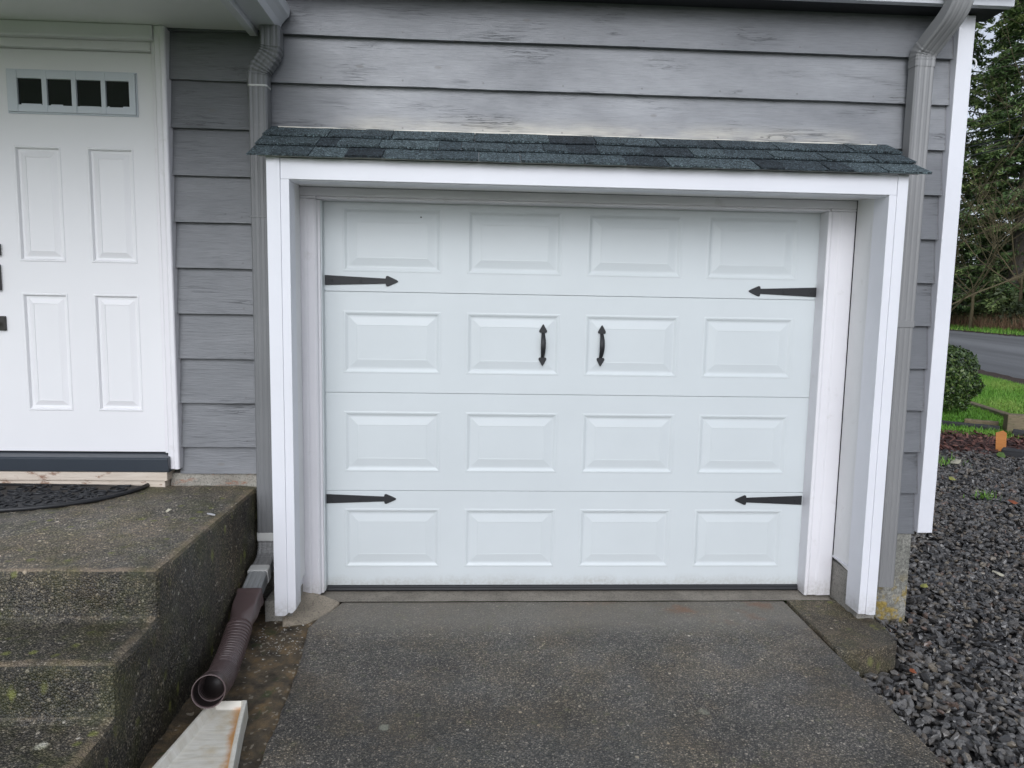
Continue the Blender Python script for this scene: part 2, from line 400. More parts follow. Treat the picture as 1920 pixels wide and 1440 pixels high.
# ------------------------------------------------------------------ ground and terrain
def hz(s):
    pts = [(-400, -0.22), (8.5, -0.22), (9.8, -0.20), (16.8, 0.46), (18.0, 0.56), (20.5, 0.80), (27, 2.0), (60, 4.0), (400, 6.0)]
    for (a, za), (b, zb) in zip(pts, pts[1:]):
        if s <= b: return za + (zb-za)*(s-a)/(b-a)
    return 6.0
DU, DN = Vector((0.319, 0.948)), Vector((0.948, -0.319))     # along the road, across it
def st(s, t, dz=0.0):
    return (DN.x*s + DU.x*t, DN.y*s + DU.y*t, hz(s)+dz)
def sheet_st(name, ss, ts, m, dz=0.0, **kw):
    V = [st(s, t, dz) for t in ts for s in ss]; n = len(ss)
    F = [(j*n+i, j*n+i+1, (j+1)*n+i+1, (j+1)*n+i) for j in range(len(ts)-1) for i in range(n-1)]
    return npobj(name, V, F, m, **kw)

def ground_mat():
    g = G('lawn and soil')
    c = g.ramp(g.noise(3, 7, 0.65), (0.3, (0.045, 0.10, 0.014)), (0.7, (0.085, 0.18, 0.026)))
    c = g.mix(g.ramp(g.noise(0.6, 4), (0.5, 0.0), (0.7, 0.5)), c, (0.07, 0.075, 0.025))
    return g.done(c, 0.9, g.bump(g.noise(60, 4), 0.6, 0.02))
MG = ground_mat()
tag(sheet_st('ground', [-400, -60, -20, 0, 8.5, 9.8, 16.8, 18, 20.5, 27, 60, 400], [-300, -60, -20, 0, 20, 40, 60, 120, 400], MG), kind='structure')
def asphalt():
    g = G('worn wet asphalt')
    c = g.ramp(g.noise(300, 3), (0.3, (0.15, 0.152, 0.156)), (0.7, (0.22, 0.222, 0.226)))
    # wheel tracks along the road
    mp = g.n('Mapping'); mp.inputs['Rotation'].default_value = (0, 0, math.atan2(0.319, 0.948)); g.l(g.coord(), mp.inputs[0])
    nx = g.n('TexNoise'); sc = g.n('Mapping'); sc.inputs['Scale'].default_value = (0.9, 0.03, 1); g.l(mp.outputs[0], sc.inputs[0]); g.l(sc.outputs[0], nx.inputs['Vector'])
    nx.inputs['Scale'].default_value = 1.0; nx.inputs['Detail'].default_value = 3
    c = g.mix(1.0, c, g.ramp(nx.outputs[0], (0.35, 0.75), (0.65, 1.35)), 'MULTIPLY')
    return g.done(c, 0.55, g.bump(g.noise(180, 2), 0.4, 0.01))
tag(sheet_st('road', [9.8, 12, 14.5, 16.8], [-80, -40, 0, 20, 40, 60, 90, 140], asphalt(), 0.006), kind='structure')
def dirt_edge():
    g = G('dark leaf litter'); c = g.ramp(g.noise(18, 7, 0.7), (0.35, (0.018, 0.012, 0.009)), (0.65, (0.085, 0.05, 0.035)))
    return g.done(c, 0.9, g.bump(g.noise(40, 5), 0.8, 0.03))
MLIT = dirt_edge()
bm = bmesh.new()
for s0, s1, wob in ((9.25, 9.95, 0.18), (16.65, 17.15, 0.12)):
    ts = np.arange(-30, 90, 0.5); prev = None
    for t in ts:
        a = st(s0+random.uniform(-wob, wob), t, 0.016); b = st(s1+random.uniform(-wob, wob)*0.6, t, 0.016)
        cur = (bm.verts.new(a), bm.verts.new(b))
        if prev: bm.faces.new((prev[0], prev[1], cur[1], cur[0]))
        prev = cur
tag(obj('leaf_litter', bm, MLIT), kind='stuff')

# driveway slab
DRV = [(0.11, -0.125), (0.085, -0.20), (0.03, -0.30), (0.0, -0.42), (0.02, -0.6), (0.05, -0.85), (0.06, -1.1), (0.075, -1.5), (0.06, -2.4), (0.05, -9), (2.2, -9), (2.44, -2.0), (2.475, -1.53), (2.50, -0.95), (2.497, -0.70), (2.505, -0.125)]
def rag(pts, step, amp, keep=()):
    o = []
    for i, (a, b) in enumerate(zip(pts, pts[1:]+pts[:1])):
        n = max(1, int(math.hypot(b[0]-a[0], b[1]-a[1])/step)) if i not in keep else 1
        for k in range(n):
            t = k/n; j = amp if k else 0
            o.append((a[0]+(b[0]-a[0])*t+random.uniform(-j, j), a[1]+(b[1]-a[1])*t+random.uniform(-j, j)))
    return o
bm = bmesh.new()
prism_xy(bm, rag(DRV, 0.05, 0.006, keep=(9, 10, 11, 12, 13, 14, 15)), -0.26, -0.042)
tag(obj('driveway', bm, MDRV, bevel=0.006), kind='structure')

# soil strip between the steps and the driveway
def soil_mat():
    g = G('damp soil with moss')
    c = g.ramp(g.noise(11, 8, 0.7), (0.3, (0.022, 0.018, 0.013)), (0.50, (0.095, 0.072, 0.045)), (0.68, (0.22, 0.145, 0.07)))
    v = g.voro(90); sp = g.n('SeparateColor'); g.l(v.outputs['Color'], sp.inputs[0])
    c = g.mix(g.math('MULTIPLY', g.ramp(sp.outputs[0], (0.955, 0.0), (0.965, 1.0)), 0.7), c, (0.30, 0.26, 0.20))
    c = g.mix(g.math('MULTIPLY', g.ramp(g.noise(6, 6, 0.7), (0.60, 0.0), (0.68, 1.0)), 0.8), c, (0.040, 0.062, 0.015))
    return g.done(c, 0.75, g.bump(g.noise(60, 6, 0.7), 0.8, 0.01))
nx_, ny_ = 40, 220
X = np.linspace(-0.42, 0.30, nx_); Yv = np.linspace(0.1, -4.2, ny_)
V = []
for y in Yv:
    for x in X:
        V.append((x, y, -0.058 + 0.018*(mnoise.noise((x*9, y*9, 3.1))) + 0.008*mnoise.noise((x*30, y*30, 1.0)) - 0.02*max(0, min(1, (x-0.03)/0.06))))
F = [(j*nx_+i, j*nx_+i+1, (j+1)*nx_+i+1, (j+1)*nx_+i) for j in range(ny_-1) for i in range(nx_-1)]
tag(npobj('soil', V, F, soil_mat(), smooth=True), kind='structure')

# ------------------------------------------------------------------ the house
house = empty('house', (1.3, 0, -0.05), 'house with grey lap siding, white trim and a pale single garage door', 'house')

# --- lap siding on the front wall
COURSE = [0.082+0.2315*k for k in range(0, 14)]
COURSE = [0.3135+0.2314*k for k in range(0, 13)]
SY = -0.050
WX0, WX1 = -4.2, 3.262
def spans(z0, z1):
    """x intervals left of siding for the course z0..z1"""
    iv = [(WX0, WX1)]
    def cut(iv, a, b):
        o = []
        for p, q in iv:
            if b <= p or a >= q: o.append((p, q)); continue
            if a > p: o.append((p, a))
            if b < q: o.append((b, q))
        return o
    if z0 < 2.84: iv = cut(iv, -1.80, -0.742)
    if z1 < 2.42: iv = cut(iv, -0.150, 2.845)
    return iv
V, F, T = [], [], []
for ci, z0 in enumerate(COURSE):
    z1 = min(z0+0.2314, 3.12)
    for (a, b) in spans(z0, z1):
        zz0 = z0
        if b < 0 and z0 < 0.64:
            if z1 < 0.64: continue
            zz0 = 0.634
        if zz0 > z0 + 0.2: continue
        n = max(2, int((b-a)/0.06)+1); tone = random.uniform(0.0, 1.0)
        i0 = len(V); sag = random.uniform(0, 6)
        for k in range(n+1):
            x = a+(b-a)*k/n
            dz = 0.0035*mnoise.noise((x*1.7+sag, ci*3.3, 0)) + 0.0016*mnoise.noise((x*13, ci*5.1, 2)) + (0.003 if 2.3 < z0 < 2.7 else 0)*mnoise.noise((x*3, ci*5.1, 7))
            dy = 0.003*mnoise.noise((x*2.1, ci*2.7, 4))
            V += [(x, -0.012, zz0+dz+0.001), (x, SY+dy, zz0+dz), (x, SY+dy*0.5+0.014, (zz0+z1)/2), (x, SY+0.028, z1+0.012)]
            T += [tone]*4
        for k in range(n):
            p = i0+4*k; q = p+4
            F += [(p, q, q+1, p+1), (p+1, q+1, q+2, p+2), (p+2, q+2, q+3, p+3)]
        e = i0+4*n                                  # board ends
        F += [(i0, i0+1, i0+2, i0+3), (e+3, e+2, e+1, e)]
sid = npobj('siding', V, F, MSID, house, col=T)
# wall core behind the boards
bm = bmesh.new()
bx(bm, WX0, -1.80, -0.012, 0.12, 0.2, 3.12); bx(bm, -0.742, -0.150, -0.012, 0.12, 0.2, 3.12)
bx(bm, -0.150, 2.845, -0.012, 0.12, 2.30, 3.12); bx(bm, 2.845, WX1, -0.012, 0.12, 0.2, 3.12); bx(bm, -1.80, -0.742, 0.0, 0.12, 2.80, 3.12)
obj('wall_core', bm, MDARK, house)
# --- side wall towards the back (seen only from beside the house)
V, F, T = [], [], []
for ci, z0 in enumerate(COURSE):
    z1 = min(z0+0.2314, 3.12); i0 = len(V); tone = random.random()
    for y in (0.02, 9.0):
        V += [(3.245, y, z0), (3.285, y, z0), (3.268, y, z1+0.01), (3.245, y, z1+0.01)]; T += [tone]*4
    F += [(i0+j, i0+(j+1) % 4, i0+4+(j+1) % 4, i0+4+j) for j in range(4)] + [(i0, i0+3, i0+2, i0+1), (i0+4, i0+5, i0+6, i0+7)]
npobj('side_wall', V, F, MSID, house, col=T)
box('back_wall', MSID, house, (WX0, 3.24, 8.9, 9.0, 0.3, 3.12))
box('end_wall', MSID, house, (WX0-0.08, WX0-0.005, -0.04, 9.0, -0.2, 3.12))
# --- corner board with its hook
bm = bmesh.new(); bx(bm, 3.264, 3.349, -0.078, -0.012, 0.326, 3.066); bx(bm, 3.287, 3.349, -0.0115, 0.08, 0.326, 3.066)
cb = obj('corner_board', bm, MW, house, bevel=0.004)
bm = bmesh.new(); tube(bm, [(3.345, -0.05, 2.86), (3.362, -0.05, 2.862)] + [(3.367+0.022*math.sin(a), -0.05, 2.835+0.027*math.cos(a)) for a in np.linspace(0, 3.0, 10)], 0.0045, 8)
obj('hook', bm, MW, cb, smooth=True)
# --- foundation
bm = bmesh.new(); bx(bm, 2.90, 3.258, -0.040, 0.1, -0.4, 0.311); bx(bm, 3.06, 3.258, 0.1002, 9.0, -0.4, 0.311)
obj('foundation', bm, MFND, house, bevel=0.006)
box('foundation', MFNDL, house, (-0.80, -0.16, -0.036, 0.1, 0.3, 0.631), bevel=0.004)
# --- main eave, fascia, gutter, roof
EX1 = 3.46
box('soffit', MDARK, house, (WX0, EX1, -0.156, 0.02, 3.0735, 3.085), bevel=0)
box('fascia', MGUT, house, (WX0, EX1, -0.196, -0.157, 3.066, 3.24), bevel=0.003)
def gutter_bm(axis_pts, prof):
    bm = bmesh.new(); (a, b) = axis_pts
    A = [bm.verts.new(Vector(a)+Vector(p)) for p in prof]; B = [bm.verts.new(Vector(b)+Vector(p)) for p in prof]
    for i in range(len(A)-1): bm.faces.new((A[i], A[i+1], B[i+1], B[i]))
    bm.faces.new(A); bm.faces.new(B[::-1]); return bm
KP = [(0.0, 0.12), (0.0, 0.0), (0.085, 0.0), (0.090, 0.012), (0.096, 0.03), (0.113, 0.055), (0.125, 0.068), (0.128, 0.085), (0.128, 0.115), (0.120, 0.12), (0.115, 0.115)]
obj('gutter', gutter_bm(((WX0, -0.197, 3.125), (EX1, -0.197, 3.125)), [(0, -u, v) for u, v in KP]), MGUT, house)
def roof_mat(name):
    g = G(name)
    br = g.n('TexBrick'); br.inputs['Scale'].default_value = 1.0; g.l(g.coord(), br.inputs['Vector'])
    br.inputs['Brick Width'].default_value = 0.3; br.inputs['Row Height'].default_value = 0.14; br.inputs['Mortar Size'].default_value = 0.006
    g.set(br.inputs['Color1'], (0.035, 0.045, 0.05)); g.set(br.inputs['Color2'], (0.075, 0.09, 0.10)); g.set(br.inputs['Mortar'], (0.012, 0.012, 0.013))
    return g.done(br.outputs[0], 0.85, g.bump(g.noise(400, 2), 0.5, 0.003))
MROOF = roof_mat('roof shingles')
bm = bmesh.new(); prism_yz(bm, [(-0.32, 3.262), (4.5, 5.2), (9.3, 3.262), (9.3, 3.23), (4.5, 5.16), (-0.32, 3.241)], WX0-0.2, 3.50)
obj('roof', bm, MROOF, house)
bm = bmesh.new(); prism_yz(bm, [(0.03, 3.13), (8.9, 3.13), (8.9, 3.38), (4.5, 5.1), (0.03, 3.38)], 3.2, 3.27)
obj('gable', bm, MSID, house)

# --- porch roof over the entry
PY0 = -1.6
bm = bmesh.new(); prism_yz(bm, [(PY0, 3.0), (-0.06, 3.0), (-0.06, 3.02), (PY0, 3.02)], -3.2, -0.30)
pr_ = obj('porch_roof', bm, MROOF, house)
box('porch_soffit', MSOF, pr_, (-3.2, -0.332, PY0+0.04, -0.052, 2.868, 2.885), bevel=0)
box('porch_fascia', MW, pr_, (-0.331, -0.292, PY0, -0.058, 2.840, 2.998), (-3.2, -0.3315, PY0, PY0+0.038, 2.840, 2.998), bevel=0.003)
gt = obj('porch_gutter', gutter_bm(((-0.291, PY0, 2.868), (-0.291, -0.064, 2.868)), [(u*1.23, 0, v) for u, v in KP]), MGUT, pr_)

# --- downspouts
def ds_prof(w, d, sc=1.0, ribs=True):
    c = 0.008; p = []
    xs = np.linspace(-w/2+c, w/2-c, 21 if ribs else 2)
    for x in xs:                                   # front face (towards -v or +v), ribbed
        dep = 0.0
        if ribs: dep = 0.0022*max(0, math.cos((x/(w/2))*math.pi*3.5))
        p.append((x*sc, (d/2-dep)*sc))
    p += [(w/2*sc, (d/2-c)*sc), (w/2*sc, -(d/2-c)*sc), ((w/2-c)*sc, -d/2*sc), (-(w/2-c)*sc, -d/2*sc), (-w/2*sc, -(d/2-c)*sc), (-w/2*sc, (d/2-c)*sc)]
    return p
# for a path running down, v = t x u = (-z) x (x) = -y : +v faces the street
def downspout(name, path, w, d, m, parent=house, **kw):
    bm = bmesh.new(); sweep(bm, [Vector(p) for p in path], lambda i, n: ds_prof(w, d), (1, 0, 0)); return obj(name, bm, m, parent, **kw)
LX, LY = -0.279, -0.096
ds1 = downspout('downspout', [(LX, LY, 2.60), (LX, LY, 1.98), (LX, LY, 1.2), (LX-0.003, LY, 0.335)], 0.091, 0.072, MDSP)
box('joint_seam', MDSP, ds1, (LX-0.0485, LX+0.0485, LY-0.0385, LY+0.036, 1.955, 1.962), bevel=0.001)
pth = spline([(-0.214, -0.102, 2.868), (-0.214, -0.102, 2.80), (-0.222, -0.100, 2.745), (-0.268, -0.097, 2.675), (LX, LY, 2.635), (LX, LY, 2.585)], 0.0035)
def elbow_prof(i, n):
    z = pth[i].z
    amp = 1.0 if 2.64 < z < 2.775 else 0.0
    gap = 1 - 0.75*math.exp(-((z-2.708)/0.013)**2)
    k = 1.02 + amp*gap*0.052*math.sin(z*2*math.pi/0.0165)
    return ds_prof(0.094, 0.074, k, True)
bm = bmesh.new(); sweep(bm, pth, elbow_prof, (1, 0, 0)); obj('elbow', bm, MDSP, ds1, smooth=False)
def band(name, c0, c1, w, d, m, parent):
    bm = bmesh.new(); sweep(bm, [Vector(c0), Vector(c1)], lambda i, n: ds_prof(w, d, 1, False), (1, 0, 0)); return obj(name, bm, m, parent, bevel=0.002)
band('elbow_rim', (LX, LY, 2.592), (LX, LY, 2.583), 0.096, 0.077, MTAPE, ds1)
low = spline([(LX-0.003, LY, 0.34), (LX-0.003, LY, 0.26), (LX-0.001, LY-0.03, 0.213), (-0.276, -0.17, 0.195), (-0.274, -0.30, 0.168)], 0.006)
bm = bmesh.new()
sweep(bm, low, lambda i, n: ds_prof(0.090, 0.073, 1.0+0.03*math.sin(i*1.9)*(0.10 < i/n < 0.62), True), (1, 0, 0)); obj('lower_elbow', bm, MDSP2, ds1)
band('joint_tape', (LX-0.003, LY, 0.338), (LX-0.003, LY, 0.296), 0.0965, 0.079, MTAPE, ds1)
band('joint_tape', (-0.2745, -0.255, 0.1765), (-0.274, -0.303, 0.167), 0.101, 0.081, MTAPE, ds1)
downspout('outlet_pipe', [(-0.274, -0.29, 0.1695), (-0.268, -0.52, 0.098)], 0.092, 0.070, MDSP3, ds1)

RX, RY = 3.068, -0.096
ds2 = downspout('downspout', [(RX, RY, 2.80), (RX, RY, 1.48)], 0.100, 0.074, MDSP2)
downspout('lower_pipe', [(RX+0.002, RY, 1.492), (RX+0.004, RY, 0.7), (RX+0.008, RY, 0.035)], 0.094, 0.070, MDSP2, ds2)
band('joint_collar', (RX+0.001, RY, 1.50), (RX+0.001, RY, 1.463), 0.104, 0.079, MDSP2, ds2)
pth2 = spline([(3.135, -0.262, 3.128), (3.135, -0.258, 3.06), (3.118, -0.225, 2.99), (3.085, -0.135, 2.90), (3.070, -0.100, 2.855), (RX, RY, 2.79)], 0.004)
bm = bmesh.new(); sweep(bm, pth2, lambda i, n: ds_prof(0.104, 0.077, 1.02+(0.02*math.sin(pth2[i].z*2*math.pi/0.017) if 2.815 < pth2[i].z < 2.885 else 0)), (1, 0, 0))
obj('elbow', bm, MDSP2, ds2)

# --- entry door frame, door, sill
bm = bmesh.new()
def mould(bm, x0, x1, z0, z1):      # right-hand brickmould, profile in XY
    P = [(x0, -0.02), (x0, -0.070), (x0+0.010, -0.078), (x0+0.030, -0.080), (x1-0.020, -0.088), (x1-0.004, -0.085), (x1, -0.078), (x1, -0.012)]
    prism_xy(bm, P, z0, z1)
mould(bm, -0.793, -0.732, 0.662, 2.866)
bx(bm, -0.817, -0.7935, -0.045, 0.06, 0.74, 2.80)
bx(bm, -1.75, -1.726, -0.045, 0.06, 0.74, 2.80); bx(bm, -1.81, -1.7505, -0.082, -0.012, 0.662, 2.866)
bx(bm, -1.7505, -0.7935, -0.083, -0.012, 2.798, 2.8665); bx(bm, -1.7505, -0.7935, -0.090, -0.0835, 2.798, 2.812)
bx(bm, -1.7255, -0.8175, -0.052, 0.05, 2.756, 2.7975)
obj('door_frame', bm, MW2, house, bevel=0.003)

def panel_sheet(bm, x0, x1, z0, z1, holes, y, prof):
    xs = sorted({x0, x1} | {h[0] for h in holes} | {h[1] for h in holes}); zs = sorted({z0, z1} | {h[2] for h in holes} | {h[3] for h in holes})
    for i in range(len(xs)-1):
        for j in range(len(zs)-1):
            a, b, c, d = xs[i], xs[i+1], zs[j], zs[j+1]
            if any(h[0] <= a+1e-6 and h[1] >= b-1e-6 and h[2] <= c+1e-6 and h[3] >= d-1e-6 for h in holes): continue
            quad(bm, (a, y, c), (b, y, c), (b, y, d), (a, y, d))
    for (a, b, c, d) in holes:
        if prof is None: continue
        loops = []
        for ins, dep in prof:
            loops.append([bm.verts.new(p) for p in ((a+ins, y+dep, c+ins), (b-ins, y+dep, c+ins), (b-ins, y+dep, d-ins), (a+ins, y+dep, d-ins))])
        for p, q in zip(loops, loops[1:]):
            for k in range(4):
                bm.faces.new((p[k], p[(k+1) % 4], q[(k+1) % 4], q[k]))
        bm.faces.new(loops[-1])

DY = -0.020
bm = bmesh.new()
WIN = (-1.510, -0.915, 2.462, 2.641)
HP = [(-1.515, -1.287, 1.720, 2.292), (-1.160, -0.932, 1.718, 2.291), (-1.515, -1.287, 0.955, 1.563), (-1.160, -0.932, 0.955, 1.561)]
HP = [(-1.515, -1.287, 1.72, 2.292), (-1.16, -0.932, 1.72, 2.292), (-1.515, -1.287, 0.955, 1.562), (-1.16, -0.932, 0.955, 1.562)]
panel_sheet(bm, -1.724, -0.819, 0.742, 2.754, HP, DY, [(0, 0), (0.004, -0.003), (0.009, -0.003), (0.012, 0.002), (0.016, 0.011), (0.027, 0.012), (0.054, 0.002), (0.0555, 0.004)])
bmesh.ops.remove_doubles(bm, verts=bm.verts, dist=1e-5)
bx(bm, -1.724, -0.819, DY+0.014, 0.025, 0.742, 2.754)
ed = obj('front_door', bm, MENT, house, recalc=False)
# window in the door: frame with muntins and four panes
bm = bmesh.new()
panes = [(-1.474, -1.356), (-1.332, -1.214), (-1.191, -1.072), (-1.050, -0.936)]
x0, x1, z0, z1 = -1.520, -0.906, 2.453, 2.650; yf = DY-0.014
loopx = [x0]+[v for p in panes for v in p]+[x1]
for k in range(0, len(loopx)-1, 2): bx(bm, loopx[k], loopx[k+1], yf, DY, z0, z1)
for p in panes:
    bx(bm, p[0]+0.0002, p[1]-0.0002, yf+0.0015, DY, z0, 2.487); bx(bm, p[0]+0.0002, p[1]-0.0002, yf+0.0015, DY, 2.613, z1)
for xa, xb, h_ in ((-1.462, -1.365, 0.007), (-1.320, -1.262, 0.006), (-1.182, -1.082, 0.003), (-1.046, -1.036, 0.005), (-0.972, -0.938, 0.006)): bx(bm, xa, xb, DY-0.005, DY-0.0015, 2.4865, 2.4875+h_)
wf = obj('window_frame', bm, MWIN, ed, bevel=0.004)
box('frame_lip', MWIN, ed, (x0-0.008, x1+0.008, DY-0.006, DY-0.0005, z0-0.008, z0-0.0005), (x0-0.008, x1+0.008, DY-0.006, DY-0.0005, z1+0.0005, z1+0.008), (x0-0.008, x0-0.0005, DY-0.006, DY-0.0005, z0-0.0004, z1+0.0004), (x1+0.0005, x1+0.008, DY-0.006, DY-0.0005, z0-0.0004, z1+0.0004), bevel=0.002)
for p in panes:
    bm = bmesh.new(); quad(bm, (p[0], DY-0.002, 2.487), (p[1], DY-0.002, 2.487), (p[1], DY-0.002, 2.613), (p[0], DY-0.002, 2.613))
    obj('pane', bm, MGLASS, ed)
# hardware
box('deadbolt', MBRONZE, ed, (-1.668, -1.603, -0.046, DY+0.001, 1.747, 1.808), (-1.672, -1.609, -0.044, DY+0.001, 1.572, 1.704), bevel=0.006)
hb = bmesh.new(); bx(hb, -1.672, -1.598, -0.034, DY+0.001, 1.368, 1.442); tube(hb, [(-1.636, -0.03, 1.405), (-1.636, -0.075, 1.405), (-1.66, -0.082, 1.405), (-1.74, -0.082, 1.402)], 0.010, 10)
obj('handle', hb, MBRONZE, ed, bevel=0.004)
bm = bmesh.new(); prism_yz(bm, [(-0.005, 0.737), (-0.040, 0.733), (-0.105, 0.728), (-0.112, 0.722), (-0.106, 0.655), (-0.098, 0.650), (-0.005, 0.650)], -1.80, -0.778)
obj('threshold', bm, MSILL, house, bevel=0.003)
box('door_sweep', MRUB, ed, (-1.72, -0.822, -0.024, 0.02, 0.7385, 0.7418), bevel=0)
box('sill_board', MWOOD, house, (-1.80, -0.790, -0.098, 0.0, 0.604, 0.6492), (-1.80, -0.806, -0.088, 0.0, 0.560, 0.6035), bevel=0.003)

# --- garage opening: casing built out from the wall, jambs and return boards
CF = -0.402; TOPZ = 2.200
bm = bmesh.new()
prism_xz(bm, [(-0.166, 0.010), (-0.150, 0.0085), (-0.135, 0.0075), (-0.118, 0.0085), (-0.110, 0.013), (-0.104, 0.019), (-0.104, TOPZ), (-0.166, TOPZ)], CF-0.004, CF+0.036)
prism_xz(bm, [(-0.104, 0.021), (-0.097, 0.024), (-0.091, 0.019), (-0.082, 0.021), (-0.074, 0.028), (-0.064, 0.040), (-0.064, 2.10), (-0.104, 2.10)], CF, CF+0.10)
prism_xz(bm, [(2.809, 0.004), (2.818, 0.0015), (2.836, -0.001), (2.852, 0.0), (2.860, 0.002), (2.860, TOPZ-0.004), (2.809, TOPZ-0.004)], CF-0.004, CF+0.036)
bx(bm, 2.772, 2.809, CF, CF+0.13, 0.004, 2.10)
bx(bm, -0.1035, 2.8085, CF+0.001, CF+0.10, 2.1005, TOPZ-0.004)     # header
bx(bm, -0.0635, 2.7715, CF+0.012, CF+0.10, 2.096, 2.1003)
cas = obj('garage_frame', bm, MW, house, bevel=0.004)
# jagged weathered foot blocks under the outer strips are left out; side cheeks and return boards
box('side_cheek', MW, cas, (-0.160, -0.1047, CF+0.0365, -0.0515, 0.05, TOPZ-0.01), bevel=0)
box('side_cheek', MW, cas, (2.812, 2.856, CF+0.0365, -0.0515, 0.15, TOPZ-0.01), bevel=0)
bm = bmesh.new()
prism_yz(bm, [(CF+0.1305, 0.171), (-0.092, 0.197), (-0.092, 2.14), (CF+0.1305, 2.14)], 2.785, 2.811)
bx(bm, -0.104, -0.092, CF+0.1005, -0.092, 0.1, 2.14)
bx(bm, -0.09, 2.784, CF+0.1005, -0.092, 2.118, 2.14)
obj('return_board', bm, MRET, house, bevel=0.003)
box('return_lip', MW, house, (2.779, 2.7845, CF+0.132, -0.094, 0.196, 0.206), bevel=0.001)
bm = bmesh.new()
P = [(-0.112, -0.085), (-0.112, -0.062), (-0.111, -0.092), (-0.060, -0.092), (-0.052, -0.086), (-0.020, -0.086), (-0.012, -0.080), (-0.008, -0.066), (0.0, -0.060), (0.0, 0.05), (-0.112, 0.05)]
P = [(-0.112, -0.090), (-0.064, -0.092), (-0.056, -0.085), (-0.024, -0.085), (-0.014, -0.078), (-0.012, -0.060), (0.0, -0.056), (0.0, 0.05), (-0.112, 0.05)]
prism_xy(bm, P, -0.020, 2.0605)
P2 = [(2.7845, -0.088), (2.775, -0.090), (2.705, -0.092), (2.697, -0.085), (2.662, -0.085), (2.650, -0.092), (2.636, -0.090), (2.636, 0.05), (2.7845, 0.05)]
prism_xy(bm, P2, -0.028, 2.0605)
bx(bm, -0.112, 2.7845, -0.091, 0.05, 2.074, 2.1178); bx(bm, -0.012, 2.650, -0.084, 0.05, 2.061, 2.0737)
bx(bm, -0.112, -0.0125, -0.091, 0.05, 2.061, 2.0737); bx(bm, 2.6505, 2.7845, -0.091, 0.05, 2.061, 2.0737)
obj('jamb', bm, MW2, house, bevel=0.004)
box('door_stop', MDOOR, house, (0.0005, 0.006, -0.050, 0.02, -0.010, 2.060), bevel=0.001)

# --- the garage door
PX = [(0.102, 0.616), (0.750, 1.250), (1.384, 1.892), (2.028, 2.524)]
SEC = [0.0, 0.533, 1.067, 1.600, 2.133]
PROF = [(0, 0), (0.004, -0.0012), (0.010, -0.0012), (0.016, 0.0014), (0.023, 0.0052), (0.030, 0.0060), (0.036, 0.0055), (0.074, 0.0004), (0.077, 0.0010)]
bm = bmesh.new()
for k in range(4):
    z0, z1 = SEC[k], SEC[k+1]
    a, b = z0+0.0016, z1-0.0016
    holes = [(p, q, z0+0.103, z0+0.433) for p, q in PX]
    panel_sheet(bm, -0.045, 2.69, a, b, holes, 0.0, PROF)
    quad(bm, (-0.045, 0.007, z0+0.0004), (2.69, 0.007, z0+0.0004), (2.69, 0, a), (-0.045, 0, a))
    quad(bm, (-0.045, 0, b), (2.69, 0, b), (2.69, 0.007, z1-0.0004), (-0.045, 0.007, z1-0.0004))
bmesh.ops.remove_doubles(bm, verts=bm.verts, dist=1e-5)
bx(bm, -0.045, 2.69, 0.0125, 0.05, 0.0, 2.13)
gd = obj('garage_door', bm, MDOOR, house, recalc=False)
bm = bmesh.new()
prism_yz(bm, [(-0.004, 0.001), (-0.012, -0.006), (-0.010, -0.014), (-0.016, -0.020), (-0.010, -0.030), (0.03, -0.030), (0.03, 0.001)], 0.0005, 2.6355)
obj('bottom_seal', bm, MRUB, gd, bevel=0.002)
def strap(x, z, sgn):
    bm = bmesh.new()
    pts = [(0, 0.0258), (0.160, 0.0195), (0.315, 0.0135), (0.317, 0.024), (0.321, 0.0268), (0.327, 0.0272), (0.356, 0.0145), (0.372, 0.0070), (0.379, 0.0025)]
    pts = pts + [(a, -b) for a, b in reversed(pts)]
    prism_xz(bm, [(x+sgn*a, z+b) for a, b in pts], -0.0065, -0.0003)
    for u in (0.035, 0.185):
        prism_xz(bm, [(x+sgn*u+0.0085*math.cos(t), z+0.0085*math.sin(t)) for t in np.linspace(0, 2*math.pi, 12, endpoint=False)], -0.0095, -0.0064)
    obj('strap_hinge', bm, MIRON, gd, bevel=0.0015)
strap(0.010, 1.657, 1); strap(2.644, 1.642, -1); strap(0.000, 0.487, 1); strap(2.630, 0.489, -1)
def pull(x, z0, z1, tilt):
    bm = bmesh.new(); cz = (z0+z1)/2; H = (z1-z0)/2
    head = [(0, H), (0.0035, H-0.004), (0.0205, H-0.034), (0.0208, H-0.041), (0.0165, H-0.0455), (0.0085, H-0.046), (0.0085, H-0.056)]
    pts = head + [(-a, b) for a, b in reversed(head[1:])]
    rot = lambda a, b: (x + a*math.cos(tilt)+b*math.sin(tilt), cz - a*math.sin(tilt)+b*math.cos(tilt))
    prism_xz(bm, [rot(a, b) for a, b in pts], -0.0075, -0.001)
    prism_xz(bm, [rot(a, -b) for a, b in reversed(pts)], -0.0075, -0.001)
    rings = []
    for k in range(21):
        t = -1+2*k/20; b = t*(H-0.047); wd = 0.0088+0.0045*(1-t*t); dy = -0.006-0.034*(1-abs(t)**2.2)
        ring = []
        for a, e in ((-1, 0), (-0.6, -0.004), (0, -0.0055), (0.6, -0.004), (1, 0), (0, 0.003)):
            p = rot(a*wd, b); ring.append(bm.verts.new((p[0], dy+e, p[1])))
        rings.append(ring)
    for r1, r2 in zip(rings, rings[1:]):
        for j in range(6): bm.faces.new((r1[j], r1[(j+1) % 6], r2[(j+1) % 6], r2[j]))
    bm.faces.new(rings[0]); bm.faces.new(rings[-1])
    obj('pull_handle', bm, MIRON, gd)
pull(1.159, 1.222, 1.446, 0.004); pull(1.474, 1.224, 1.446, 0.02)
